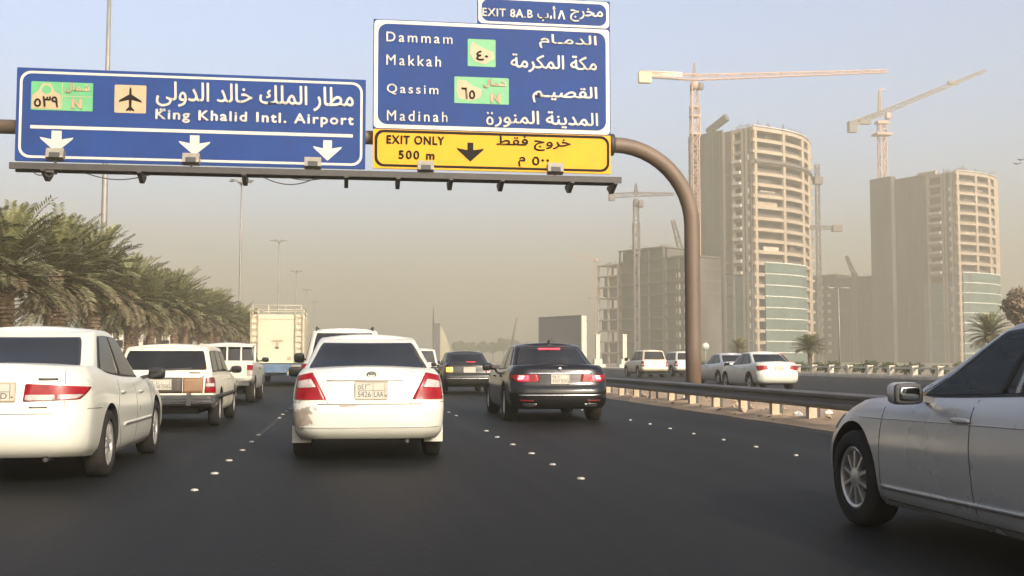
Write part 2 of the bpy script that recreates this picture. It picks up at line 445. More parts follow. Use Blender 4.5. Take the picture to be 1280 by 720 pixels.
# worn lane lines and raised studs
LINES = [(-4.95, 'left'), (-1.29, 'mid'), (2.25, 'mid'), (5.37, 'right')]
b = MB()
for (x, y0_, y1_) in ((-1.29, 15.5, 150), (-4.95, 18, 150), (2.25, 22, 150)):
    y = y0_
    while y < y1_:
        b.add([(x - .04, y, .004), (x + .04, y, .004), (x + .04, y + 6.2, .004), (x - .04, y + 6.2, .004)], [(0, 1, 2, 3)]); y += 6.2
for x in (-8.5, 7.5):
    b.add([(x - .07, -20, .004), (x + .07, -20, .004), (x + .07, 400, .004), (x - .07, 400, .004)], [(0, 1, 2, 3)])
for x in (11.9, 16.6, 22.1, 27.6, 32.8):
    b.add([(x - .07, -20, .002), (x + .07, -20, .002), (x + .07, 400, .002), (x - .07, 400, .002)], [(0, 1, 2, 3)])
structure(b.build('lane_markings', M['roadpaint'], recalc=False))
sb = MB(); sb.lathe([(0.0, .026), (.03, .025), (.048, .018), (.055, .004), (.055, 0)], 14)
stud_me = sb.mesh('road_stud', [M['stud']], sharp=50)
names = {-4.95: 'white round road stud on the line left of the left cars', -1.29: 'white round road stud on the line left of the scraped white sedan',
         2.25: 'white round road stud on the line between the white and the black sedan', 5.37: 'white round road stud on the line nearest the guardrail'}
for x, _ in LINES:
    st = {-1.29: 10.25, 2.25: 10.7, 5.37: 12.9, -4.95: 11}[x]
    for grp in range(0, 4 if x > -4 else 2):
        for k in range(6 if x != 5.37 else 7):
            y = st + grp * 12.4 + k * (1.47 if x < 5 else 1.33)
            if y > 48: continue
            o = link('road_stud', stud_me); o.location = (x + RND.uniform(-.02, .02), y, .003); k_ = RND.uniform(.62, .82) * (.8 if x > 5 else 1); o.scale = (k_, k_, .7)
            tag(o, names[x], 'road stud', 'raised road studs along the lane lines')

# ------------------------------------------------------------------ guardrail
gr = thing('guardrail', 'long dark grey steel guardrail on pale block posts beside the right lane', 'guardrail', (8.3, 0, 0))
b = MB()
prof = [(-.02, .30), (-.075, .34), (-.075, .385), (-.02, .43), (-.02, .475), (-.075, .515), (-.075, .56), (-.02, .60)]
o = len(b.v)
ys = [3 + 4 * i for i in range(40)]
for y in ys: b.v += [(x, y, z) for x, z in prof] + [(x + .012, y, z) for x, z in prof]
n = len(prof)
for i in range(len(ys) - 1):
    a, c = o + i * 2 * n, o + (i + 1) * 2 * n
    for j in range(n - 1):
        b.face((a + j, a + j + 1, c + j + 1, c + j), 0); b.face((a + n + j, c + n + j, c + n + j + 1, a + n + j + 1), 0)
    b.face((a, c, c + n, a + n), 0); b.face((a + n - 1, a + 2 * n - 1, c + 2 * n - 1, c + n - 1), 0)
b.build('rail_beam', M['rail'], gr)
pb = MB(); pb.box((.085, 0, .27), (.15, .15, .60)); pm_ = pb.mesh('post', [M['postpaint']])
sp = MB(); sp.box((.20, 0, .25), (.07, .10, .60)); spm = sp.mesh('steel_post', [M['darksteel']])
y = 5.2
while y < 96:
    p = link('post', pm_, gr); p.location = (0, y, 0)
    q = link('steel_post', spm, p)
    y += 1.78

# ------------------------------------------------------------------ gantry
GY = 28.0
gan = thing('sign_gantry', 'brown tubular sign gantry spanning the road with a curved right pole', 'gantry', (9.02, GY + .42, 0))
gx, gy = 9.02, GY + .42
def loc(p): return (p[0] - gx, p[1] - gy, p[2])
zb = at(770, 181, GY + .4).z
b = MB()
rad = 2.1
pts = [(9.02, gy, -.05), (9.02, gy, 1.5), (9.02, gy, zb - rad)]
for i in range(1, 13):
    a = math.pi / 2 * i / 12
    pts.append((9.02 - rad + rad * math.cos(a), gy, zb - rad + rad * math.sin(a)))
pts.append((6.85, gy, zb))
b.tube([loc(p) for p in pts], .205, 20); b.build('pole', M['gantry'], gan)
b = MB(); b.lathe([(.48, 0), (.48, .05), (.24, .06), (.21, .35)], 20)
for k in range(8):
    a = k * math.pi / 4; b.lathe([(0, .12), (.025, .12), (.025, .05)], 8, c=(.38 * math.cos(a), .38 * math.sin(a), 0))
b.build('base_plate', M['gantry'], gan)
b = MB(); b.tube([loc((6.9, gy, zb)), loc((6.75, gy, zb))], .29, 20); b.build('flange', M['darksteel'], gan)
b = MB(); b.tube([loc((6.8, gy, zb)), loc((-11.2, gy, zb + .02))], .175, 18); b.build('cross_beam', M['gantry'], gan)
pts = [loc((-11.2, gy, zb))]
for i in range(1, 13):
    a = math.pi / 2 * i / 12
    pts.append(loc((-11.2 - 1.6 * math.sin(a), gy, zb - 1.6 + 1.6 * math.cos(a))))
pts.append(loc((-12.8, gy, .05)))
b = MB(); b.tube(pts, .205, 20); b.build('pole', M['gantry'], gan)
# clamps between the boards and the beam
for px in (60, 240, 420, 500, 620, 735):
    X = at(px, 160, GY).x; b = MB(); b.box(loc((X, gy - .16, zb)), (.12, .36, .8)); b.box(loc((X, gy, zb + .22)), (.12, .46, .06)); b.build('clamp', M['darksteel'], gan)
# lamp walkway under the boards
wl, wr = at(18, 203, GY), at(772, 221, GY)
zw = wl.z - .02
b = MB()
b.box(loc(((wl.x + wr.x) / 2, GY - .38, zw - .12)), (wr.x - wl.x, .10, .15))
b.box(loc(((wl.x + wr.x) / 2, GY - .10, zw - .10)), (wr.x - wl.x, .44, .045))
b.box(loc(((wl.x + wr.x) / 2, GY + .12, zw - .12)), (wr.x - wl.x, .08, .14))
b.build('walkway', M['darksteel'], gan)
for px in (60, 178, 307, 433, 497, 562, 625, 711, 764):
    X = at(px, 215, GY).x; z0 = zw - .2
    b = MB(); pr = [(GY + .3, z0), (GY - .5, z0), (GY - .5, z0 - .04), (GY - .05, z0 - .22), (GY + .02, z0 - .22), (GY + .3, z0 - .06)]
    o = len(b.v)
    for xx in (X - .05, X + .05): b.v += [loc((xx, p[0], p[1])) for p in pr]
    k = len(pr); b.face([o + i for i in range(k)]); b.face([o + k + i for i in range(k)][::-1])
    for i in range(k): b.face((o + i, o + (i + 1) % k, o + k + (i + 1) % k, o + k + i))
    b.build('bracket', M['darksteel'], gan)
for (pa, pb2, sag) in (((100, 210), (190, 214), .16), ((320, 213), (405, 214), .26), ((345, 213), (420, 215), .14), ((36, 205), (64, 206), .18)):
    A, B = at(*pa, GY - .3), at(*pb2, GY - .3)
    pts = [A.lerp(B, i / 10) + Vector((0, 0, -.08 - sag * math.sin(math.pi * i / 10))) for i in range(11)]
    b = MB(); b.tube([loc(p) for p in pts], .014, 6); b.build('cable', M['darksteel'], gan)
b = MB()
c0 = at(62, 216, GY - .35)
b.tube([loc(c0 + Vector((.10 * math.cos(t * .6), 0, .10 * math.sin(t * .6)))) for t in range(13)], .02, 6)
b.box(loc(c0 + Vector((-.02, .1, .10))), (.26, .3, .2)); b.build('junction_box', M['darksteel'], gan)

# ------------------------------------------------------------------ lettering
JOIN = {'ا': (0xFE8D, 0), 'أ': (0xFE83, 0), 'ب': (0xFE8F, 1), 'ة': (0xFE93, 0), 'ج': (0xFE9D, 1), 'خ': (0xFEA5, 1), 'د': (0xFEA9, 0),
        'ر': (0xFEAD, 0), 'ش': (0xFEB5, 1), 'ص': (0xFEB9, 1), 'ط': (0xFEC1, 1), 'ف': (0xFED1, 1), 'ق': (0xFED5, 1), 'ك': (0xFED9, 1),
        'ل': (0xFEDD, 1), 'م': (0xFEE1, 1), 'ن': (0xFEE5, 1), 'و': (0xFEED, 0), 'ي': (0xFEF1, 1), 'ـ': (0x0640, 2)}
def shape_arabic(s):
    out = []
    for i, ch in enumerate(s):
        if ch not in JOIN: out.append(ch); continue
        base, d = JOIN[ch]
        prev = i > 0 and s[i - 1] in JOIN and JOIN[s[i - 1]][1] >= 1
        nxt = d >= 1 and i + 1 < len(s) and s[i + 1] in JOIN
        if ch == 'ـ': out.append(ch); continue
        form = (3 if (prev and nxt) else 2 if nxt else 1 if prev else 0)
        out.append(chr(base + form))
    return ''.join(out)[::-1]
_dg = None
def text_mesh(body, bold=0.0, extrude=0.01, space=1.0):
    c = bpy.data.curves.new('lettering', 'FONT'); c.body = body; c.offset = bold; c.extrude = extrude; c.space_character = space
    c.resolution_u = 6
    o = bpy.data.objects.new('lettering_source', c); COL.objects.link(o)
    dg = bpy.context.evaluated_depsgraph_get(); dg.update()
    me = bpy.data.meshes.new_from_object(o.evaluated_get(dg))
    bpy.data.objects.remove(o); bpy.data.curves.remove(c)
    return me
def lettering(body, x0, x1, z0, z1, y, material, parent, origin, bold=.010, arabic=False, space=1.0, name='lettering', thick=.020):
    """fits the body into the rectangle x0..x1, z0..z1 on the board face at depth y (faces -Y)"""
    me = text_mesh(shape_arabic(body) if arabic else body, 0.0, .01, space)
    xs = [v.co.x for v in me.vertices]; ys = [v.co.y for v in me.vertices]
    ax, bx, ay, by = min(xs), max(xs), min(ys), max(ys)
    for v in me.vertices:
        X = x0 + (v.co.x - ax) / (bx - ax) * (x1 - x0); Z = z0 + (v.co.y - ay) / (by - ay) * (z1 - z0)
        Y = y - (thick if v.co.z > 0 else 0)
        v.co = Vector((X - origin[0], Y - origin[1], Z - origin[2]))
    me.materials.clear(); me.materials.append(material); me.update()
    b = bmesh.new(); b.from_mesh(me); b.verts.ensure_lookup_table(); seen = set(); isl = []
    for v0 in b.verts:
        if v0.index in seen: continue
        st, cur = [v0], []; seen.add(v0.index)
        while st:
            v1 = st.pop(); cur.append(v1)
            for e_ in v1.link_edges:
                v2 = e_.other_vert(v1)
                if v2.index not in seen: seen.add(v2.index); st.append(v2)
        isl.append(cur)
    isl.sort(key=lambda c_: min(v_.co.x for v_ in c_))
    for i_, c_ in enumerate(isl):
        for v_ in c_: v_.co.y -= thick * .10 * (i_ % 3)
    if bold > 0 and thick > .005:                       # heavier strokes: the same letters again, a hair to each side and a hair deeper
        d_ = bold * .75; src = [f for f in b.faces]
        for k_, (ox, oz) in enumerate(((d_, 0), (-d_, 0), (0, d_), (0, -d_))):
            new = bmesh.ops.duplicate(b, geom=[v_ for v_ in b.verts if k_ == 0 or v_.index >= 0][:0] or src)['geom']
            for v_ in [g_ for g_ in new if isinstance(g_, bmesh.types.BMVert)]:
                v_.co.x += ox; v_.co.z += oz; v_.co.y += thick * (.06 + .06 * k_)
    bmesh.ops.recalc_face_normals(b, faces=b.faces); b.to_mesh(me); b.free()
    return link(name, me, parent)
def rrect(x0, x1, z0, z1, r, n=6):
    pts = []
    for cx, cz, a0 in ((x1 - r, z1 - r, 0), (x0 + r, z1 - r, 90), (x0 + r, z0 + r, 180), (x1 - r, z0 + r, 270)):
        for i in range(n + 1):
            a = R(a0 + 90 * i / n); pts.append((cx + r * math.cos(a), cz + r * math.sin(a)))
    return pts
def ringxz(b, outer, inner, y0, y1, m=0):
    o = len(b.v); n = len(outer)
    for y in (y0, y1): b.v += [(p[0], y, p[1]) for p in outer] + [(p[0], y, p[1]) for p in inner]
    for i in range(n):
        j = (i + 1) % n
        b.face((o + i, o + j, o + n + j, o + n + i), m); b.face((o + 2 * n + i, o + 3 * n + i, o + 3 * n + j, o + 2 * n + j), m)
        b.face((o + i, o + 2 * n + i, o + 2 * n + j, o + j), m); b.face((o + n + i, o + n + j, o + 3 * n + j, o + 3 * n + i), m)
class Board:
    def __init__(s, name, label, px_tl, px_br, thick=.07):
        a, c = at(*px_tl, GY), at(*px_br, GY)
        s.x0, s.x1, s.z0, s.z1 = a.x, c.x, c.z, a.z
        s.o = ((s.x0 + s.x1) / 2, GY, s.z0)
        s.t = thing(name, label, 'road sign', s.o); s.y = GY
    def sh(s, P): return [(p[0] - s.o[0], p[1] - s.o[2]) for p in P]
    def panel(s, P, m, name='panel', y0=0.0, y1=.07, parent=None):
        b = MB(); b.xz(s.sh(P), y0, y1); return b.build(name, m, parent or s.t)
    def ring(s, A, B, m, name='border', y=-.008):
        b = MB(); ringxz(b, s.sh(A), s.sh(B), y, .001); return b.build(name, m, s.t)
    def text(s, body, pl, pr, pt, pb, m, parent=None, lift=.003, **k):
        return lettering(body, at(pl, pt[1], GY).x, at(pr, pt[1], GY).x, at(*pb, GY).z, at(*pt, GY).z, GY - lift, m, parent or s.t, s.o, **k)
    def arrow(s, px, ytop, ytip, wpx, m, stem=.30):
        c, t = at(px, ytop, GY), at(px, ytip, GY)
        w = wpx / 1400 * 27.7 / 2; x = c.x; h = c.z - t.z
        P = [(x - w * stem, c.z), (x - w * stem, t.z + h * .60), (x - w, t.z + h * .70), (x - w * .93, t.z + h * .60), (x, t.z), (x + w * .93, t.z + h * .60),
             (x + w, t.z + h * .70), (x + w * stem, t.z + h * .60), (x + w * stem, c.z)]
        b = MB(); b.xz(s.sh(P), -.012, -.002); return b.build('arrow', m, s.t)

# left board
A = Board('road_sign', 'wide blue airport direction sign with three white lane arrows', (21.5, 84), (456.5, 211.5))
x0, x1, z0, z1 = A.x0, A.x1, A.z0, A.z1
A.panel(rrect(x0, x1, z0, z1, .02), M['signblue'])
e = .075
A.ring(rrect(x0 + e, x1 - e, z0 + e, z1 - e, .26), rrect(x0 + e + .06, x1 - e - .06, z0 + e + .06, z1 - e - .06, .21), M['signwhite'])
A.text('مطار الملك خالد الدولي', 195.8, 441.8, (331, 106.5), (200, 139), M['signwhite'], arabic=True, bold=.012)
A.text('King Khalid Intl. Airport', 195, 441.8, (196.5, 136.7), (234, 153.6), M['signwhite'], bold=.014, space=1.2)
a, c = at(38, 156.3, GY), at(441, 172, GY); zz = (a.z + c.z) / 2
b = MB(); b.xz(A.sh([(a.x, zz - .04), (c.x, zz - .04), (c.x, zz + .04), (a.x, zz + .04)]), -.010, -.001); b.build('rule', M['signwhite'], A.t)
for p in ((71, 163.5, 190.5, 39), (243.5, 169.3, 194.5, 38), (409.5, 175.5, 201, 36)): A.arrow(*p, M['signwhite'])
# route marker
def rect(px0, py0, px1, py1):
    a, c = at(px0, py0, GY), at(px1, py1, GY); return a.x, c.x, c.z, a.z
r_ = rect(39.4, 101.5, 115.8, 139.5)
mk = A.panel(rrect(*r_, .02), M['signgreen'], 'route_marker', -.010, -.001)
mx_ = r_[0] + (r_[1] - r_[0]) * .5; h = r_[3] - r_[2]
sh_ = [(r_[0] + .03, r_[2] + .03), (mx_ - .03, r_[2] + .03), (mx_ - .03, r_[2] + h * .52), (mx_ - .17, r_[2] + h * .68), (mx_ - .27, r_[3] - .04),
       (r_[0] + .27, r_[3] - .04), (r_[0] + .17, r_[2] + h * .68), (r_[0] + .03, r_[2] + h * .52)]
b = MB(); b.xz(A.sh(sh_), -.016, -.0102); b.build('shield', M['signcream'], mk)
b = MB(); cxs = (r_[0] + mx_) / 2
b.xz(A.sh([(cxs + .11 * math.cos(k * .5236), r_[2] + h * .72 + .11 * math.sin(k * .5236)) for k in range(12)]), -.018, -.0162); b.build('shield_emblem', M['signgreen'], mk)
b = MB(); b.xz(A.sh([(mx_ - .008, r_[2] + .02), (mx_ + .008, r_[2] + .02), (mx_ + .008, r_[3] - .02), (mx_ - .008, r_[3] - .02)]), -.013, -.0102)
b.xz(A.sh([(mx_ + .03, r_[2] + h * .5), (r_[1] - .03, r_[2] + h * .5), (r_[1] - .03, r_[2] + h * .5 + .015), (mx_ + .03, r_[2] + h * .5 + .015)]), -.013, -.0102); b.build('divider', M['signcream'], mk)
A.text('٥٣٩', 43.5, 73, (58, 120.7), (58, 133.5), M['signblack'], mk, .017, bold=.008)
A.text('N', 91, 102, (96, 124), (96, 135.5), M['signcream'], mk, .011, bold=.03)
A.text('شمال', 82, 112, (97, 104.5), (97, 116.5), M['signcream'], mk, .011, arabic=True, bold=.010)
r_ = rect(143.6, 105.8, 182.4, 142)
pl = A.panel(rrect(*r_, .03), M['signcream'], 'aircraft_pictogram', -.010, -.001)
cx_, cz_, u = (r_[0] + r_[1]) / 2, (r_[2] + r_[3]) / 2, (r_[1] - r_[0]) / 2
half = [(0, .80), (.06, .68), (.08, .30), (.68, -.08), (.74, -.22), (.09, -.06), (.075, -.52), (.26, -.72), (.26, -.82), (.04, -.75), (0, -.86)]
P = [(cx_ + u * a, cz_ + u * c) for a, c in half] + [(cx_ - u * a, cz_ + u * c) for a, c in half[-2:0:-1]]
b = MB(); b.xz(A.sh(P), -.018, -.0102); b.build('aircraft', M['signblack'], pl)

# right board: blue destinations, yellow exit strip and the tab above
B_ = Board('road_sign', 'tall blue destinations sign with exit tab and yellow exit only strip', (467, 24.5), (763.5, 217.5))
x0, x1, z0, z1 = B_.x0, B_.x1, B_.z0, B_.z1
zy = at(615, 165.2, GY).z                       # top of the yellow strip
zt0 = at(615, 30, GY).z                      # bottom of the tab
zt1 = at(680, -1, GY).z + .02; xt0 = at(597, 10, GY).x
B_.panel(rrect(x0, x1, zy + .002, zt0, .02), M['signblue'])
e = .045
B_.ring(rrect(x0 + .02, x1 - .02, zy + .02, zt0 - .02, .10), rrect(x0 + .12, x1 - .12, zy + .12, zt0 - .11, .24), M['signwhite'])
B_.panel(rrect(x0 + .01, x1, z0, zy - .002, .02), M['signyellow'], 'exit_strip')
B_.ring(rrect(x0 + .05, x1 - .04, z0 + .05, zy - .02, .22), rrect(x0 + .12, x1 - .10, z0 + .11, zy - .085, .18), M['signblack'])
B_.panel(rrect(xt0, x1, zt0 + .002, zt1, .02), M['signblue'], 'exit_tab')
B_.ring(rrect(xt0 + .02, x1 - .02, zt0 + .01, zt1 - .02, .12), rrect(xt0 + .10, x1 - .10, zt0 + .07, zt1 - .09, .19), M['signwhite'])
W_ = M['signwhite']; K_ = M['signblack']
B_.text('Dammam', 483, 565.5, (483, 39.7), (483, 51.9), W_, space=1.35, bold=.004)
B_.text('Makkah', 483, 551, (483, 68.2), (483, 81.2), W_, space=1.35, bold=.004)
B_.text('Qassim', 483.7, 547.8, (483, 104.6), (483, 118), W_, space=1.35, bold=.004)
B_.text('Madinah', 483.7, 559.2, (483, 137.8), (483, 150.6), W_, space=1.35, bold=.004)
B_.text('الدمـام', 674, 745.2, (744, 45.5), (675.7, 60), W_, arabic=True, bold=.012)
B_.text('مكة المكرمة', 638.5, 745.2, (700, 69.5), (667, 90.5), W_, arabic=True, bold=.012)
B_.text('القصيـم', 665.5, 746, (744.4, 109.5), (688, 129), W_, arabic=True, bold=.012)
B_.text('المدينة المنور', 618.5, 747, (745.8, 141.5), (698, 161), W_, arabic=True, bold=.012)
B_.text('٥', 608, 616.5, (612, 146), (612, 156.3), W_, bold=.008)
B_.text('٠٠', 608.2, 616.2, (612, 139.8), (612, 143.2), W_, bold=.004)
B_.text('EXIT 8A.B', 603, 665.5, (603.5, 10), (603.5, 20), W_, space=1.1)
B_.text('مخرج', 712.5, 753, (725, 10.2), (721, 27.2), W_, arabic=True, bold=.010)
a, c = at(697, 13, GY), at(706.5, 24.5, GY); xm = (a.x + c.x) / 2; w8 = .045
b = MB(); b.xz(B_.sh([(a.x, c.z), (a.x + w8, c.z), (xm, a.z - .07), (c.x - w8, c.z), (c.x, c.z), (xm + w8 * .55, a.z), (xm - w8 * .55, a.z)]), -.018, -.004); b.build('lettering', W_, B_.t)
B_.text('أ،ب', 671.8, 694, (693, 8.5), (680, 26.5), W_, arabic=True, bold=.010)
B_.text('EXIT ONLY', 483.7, 555, (484, 169.2), (484, 179.3), K_, space=1.15, bold=.012)
B_.text('500 m', 498.6, 542.8, (500, 188.2), (500, 198.4), K_, space=1.25, bold=.012)
B_.text('خروج فقط', 620.8, 713.3, (658, 170.6), (672, 188.4), K_, arabic=True, bold=.006)
B_.text('م', 648, 656.5, (651, 196.3), (650, 208), K_, arabic=True, bold=.006)
B_.text('٥٠٠', 665.5, 686.2, (670.5, 196), (670.5, 206.3), K_, bold=.008)
B_.arrow(588, 178.3, 202, 35, K_, .22)
for (q, digits, dpx, blob) in (((584.7, 48.6, 619.4, 84), '٤٠', (595.5, 610, 63.8, 75.3), [(.18, .90), (.45, .72), (.92, .55), (.95, .30), (.62, .08), (.25, .18), (.08, .45), (.10, .75)]),
                               ((568, 95.6, 636, 131), '٦٥', (577, 593.5, 109.5, 123.2), [(.06, .88), (.20, .86), (.34, .66), (.50, .56), (.48, .25), (.30, .10), (.08, .18), (.04, .5)])):
    r_ = rect(*q)
    mk = B_.panel(rrect(*r_, .02), M['signgreen'], 'route_marker', -.010, -.001)
    P = [(r_[0] + (r_[1] - r_[0]) * a, r_[2] + (r_[3] - r_[2]) * c) for a, c in blob][::-1]
    b = MB(); b.xz(B_.sh(P), -.016, -.0102); b.build('shield', M['signcream'], mk)
    B_.text(digits, dpx[0], dpx[1], (dpx[0], dpx[2]), (dpx[0], dpx[3]), K_, mk, .017, bold=.008)
    if len(digits) and digits[0] == '٦':
        B_.text('N', 614, 624.5, (619, 117.5), (619, 128), M['signcream'], mk, .011, bold=.03)
        B_.text('شمال', 604, 632, (618, 100), (618, 110), M['signcream'], mk, .011, arabic=True, bold=.010)

# small floodlights standing on the walkway
def flood(px, py, lab):
    p = at(px, py, GY - .42)
    t = thing('floodlight', lab, 'floodlight', (p.x, GY - .38, zw - .045), 0, 'floodlights along the sign walkway')
    h = p.z - zw + .045
    b = MB(); b.box((0, -.02, h), (.40, .20, .24), rot=Matrix.Rotation(R(-18), 3, 'X')); b.build('housing', M['lampbody'], t)
    b = MB(); b.box((0, -.135, h - .03), (.24, .03, .13), rot=Matrix.Rotation(R(-18), 3, 'X')); b.build('lens', M['darksteel'], t)
    b = MB(); b.bar((0, 0, 0), (0, -.01, h - .08), .05); b.build('arm', M['darksteel'], t)
flood(69, 193, 'small floodlight under the first white arrow of the airport sign')
flood(239, 199, 'small floodlight under the middle white arrow of the airport sign')
flood(391, 204, 'small floodlight under the last white arrow of the airport sign')
flood(532, 208.5, 'small floodlight under the words 500 m on the yellow strip')
flood(694, 211, 'small floodlight at the right end of the yellow strip')

# ================================================================== VEHICLES
def pchip(pts):
    xs = [p[0] for p in pts]; ys = [p[1] for p in pts]; n = len(xs)
    h = [xs[i + 1] - xs[i] for i in range(n - 1)]; d = [(ys[i + 1] - ys[i]) / h[i] for i in range(n - 1)]
    m = [d[0]] + [0.0] * (n - 2) + [d[-1]]
    for i in range(1, n - 1):
        if d[i - 1] * d[i] > 0:
            w1, w2 = 2 * h[i] + h[i - 1], h[i] + 2 * h[i - 1]
            m[i] = (w1 + w2) / (w1 / d[i - 1] + w2 / d[i])
    def f(x):
        if x <= xs[0]: return ys[0]
        if x >= xs[-1]: return ys[-1]
        i = 0
        while x > xs[i + 1]: i += 1
        t = (x - xs[i]) / h[i]; t2, t3 = t * t, t * t * t
        return (2 * t3 - 3 * t2 + 1) * ys[i] + (t3 - 2 * t2 + t) * h[i] * m[i] + (3 * t2 - 2 * t3) * ys[i + 1] + (t3 - t2) * h[i] * m[i + 1]
    return f
def ring2(u, yr, yf, w, rx, ry, fx, fy, br, bf):
    """half outline of a body in plan: u 0-1 rear edge, 1-2 rear corner, 2-3 side, 3-4 front corner, 4-5 front edge"""
    rx, fx = min(rx, w * .95), min(fx, w * .95)
    cr = yr + br * ((w - rx) / w) ** 2; cf = yf - bf * ((w - fx) / w) ** 2
    if u <= 1: x = u * (w - rx); return x, yr + br * (x / w) ** 2
    if u <= 2: a = (u - 1) * math.pi / 2; return w - rx + rx * math.sin(a), cr + ry * (1 - math.cos(a))
    if u <= 3: return w, (cr + ry) + (u - 2) * ((cf - fy) - (cr + ry))
    if u <= 4: a = (u - 3) * math.pi / 2; return w - fx + fx * math.cos(a), cf - fy + fy * math.sin(a)
    x = (5 - u) * (w - fx); return x, yf - bf * (x / w) ** 2

class Shape:
    """the body and the cabin of one car; +Y is the direction it drives, origin on the ground below its middle"""
    def __init__(s, c):
        s.c = c; s.L, s.W = c['L'], c['W']
        s.top = pchip(c['top']); s.zb = pchip(c['bottom'])
        s.ds = pchip(c.get('side', [(0, .09), (.10, .03), (.30, .005), (.55, .0), (.78, .02), (.92, .055), (1, .11)]))
        s.dr = pchip(c.get('rear', [(0, .12), (.07, .05), (.2, .0), (.42, .0), (.5, .03), (.56, .06), (.8, .085), (.93, .11), (1, .19)]))
        s.df = pchip(c.get('front', [(0, .16), (.1, .04), (.3, .0), (.55, .02), (.8, .10), (.93, .22), (1, .36)]))
        s.rx, s.ry = c.get('rc', (.34, .30)); s.fx, s.fy = c.get('fc', (.45, .45))
        s.br, s.bf = c.get('bulge', (.10, .16))
        s.tr, s.tf = c.get('taper', (.05, .06))
        g = c['cabin']; s.g = g
        s.A = pchip([(0, 0), (.4, .36), (.8, .77), (.92, .915), (1, 1.05)]); s.Bz = pchip([(0, 0), (.4, .43), (.8, .85), (.92, .958), (1, 1.0)])
        if g.get('boxy'):
            s.A = pchip([(0, 0), (.4, .40), (.84, .86), (.93, .97), (1, 1.30)]); s.Bz = pchip([(0, 0), (.4, .41), (.84, .87), (.93, .962), (1, 1.0)])
    def bow(s, x, y):
        h = s.L / 2
        if y < -.4: x *= 1 - s.tr * ((-y - .4) / (h - .4)) ** 2
        if y > .6: x *= 1 - s.tf * ((y - .6) / (h - .6)) ** 2
        return x
    def low(s, u, q):
        sg = 1
        if u < 0: u, sg = -u, -1
        x, y = ring2(u, -s.L / 2 + s.dr(q), s.L / 2 - s.df(q), s.W / 2 - s.ds(q), s.rx, s.ry, s.fx, s.fy, s.br, s.bf)
        zb = s.zb(y)
        return Vector((sg * s.bow(x, y), y, zb + q * (s.top(y) - zb)))
    def cab(s, u, q):
        sg = 1
        if u < 0: u, sg = -u, -1
        g = s.g; a = s.A(q); (r0, f0, w0), (r1, f1, w1) = g['base'], g['roof']
        L = lambda p, k: p + (k - p) * a
        x, y = ring2(u, L(r0, r1), L(f0, f1), L(w0, w1), g.get('rx', .16), g.get('ry', .16), g.get('fx', .28), g.get('fy', .20), g.get('br', .10), g.get('bf', .16))
        z0 = s.top(y) - .03 if 'zbase' not in g else g['zbase']
        mid = (r1 + f1) / 2; half = (f1 - r1) / 2
        zr = g['z'] - g.get('arch', .03) * ((y - mid) / max(half, .3)) ** 2 * (1 if abs(y - mid) < half * 1.2 else 1.0)
        zr = max(zr, g['z'] - .12)
        return Vector((sg * x, y, z0 + (zr - z0) * s.Bz(q)))
    # physical coordinates on the lower body
    def rear(s, p, z):
        """p: distance from the middle of the tail round the corner, z: height"""
        sg = -1 if p < 0 else 1; p = abs(p); q = .5; u = 0
        for _ in range(4):
            w = s.W / 2 - s.ds(q); arc = math.pi / 4 * (s.rx + s.ry)
            if p < w - s.rx: u = p / (w - s.rx)
            elif p < w - s.rx + arc: u = 1 + (p - w + s.rx) / arc
            else: u = 2 + (p - w + s.rx - arc) / (s.L - s.ry - s.fy)
            y = s.low(u, q).y; q = min(1, max(0, (z - s.zb(y)) / (s.top(y) - s.zb(y))))
        return s.low(sg * max(u, 1e-4), q)
    def front(s, p, z):
        sg = -1 if p < 0 else 1; p = abs(p); q = .5; u = 5
        for _ in range(4):
            w = s.W / 2 - s.ds(q); arc = math.pi / 4 * (s.fx + s.fy)
            if p < w - s.fx: u = 5 - p / (w - s.fx)
            elif p < w - s.fx + arc: u = 4 - (p - w + s.fx) / arc
            else: u = 3 - (p - w + s.fx - arc) / (s.L - s.ry - s.fy)
            y = s.low(u, q).y; q = min(1, max(0, (z - s.zb(y)) / (s.top(y) - s.zb(y))))
        return s.low(sg * min(max(u, 0), 4.9999), q)
    def side(s, y, z, sg=1):
        q = .5; u = 2.5
        for _ in range(4):
            w = s.W / 2 - s.ds(q)
            a = -s.L / 2 + s.dr(q) + s.br * ((w - s.rx) / w) ** 2 + s.ry; c = s.L / 2 - s.df(q) - s.bf * ((w - s.fx) / w) ** 2 - s.fy
            if y < a: u = 2 - math.acos(min(1, max(0, 1 - (a - y) / s.ry if False else 1 - 0))) if False else max(1.05, 2 - (math.asin(min(1, (a - y) / s.ry)) / (math.pi / 2)))
            elif y > c: u = min(3.95, 3 + (math.asin(min(1, (y - c) / s.fy)) / (math.pi / 2)))
            else: u = 2 + (y - a) / (c - a)
            q = min(1, max(0, (z - s.zb(y)) / (s.top(y) - s.zb(y))))
        return s.low(sg * u, q)
    def us(s):
        out = []
        for a, n in ((0, 7), (1, 8), (2, s.c.get('nside', 30)), (3, 8), (4, 7)): out += [a + i / n for i in range(n)]
        return out + [5]
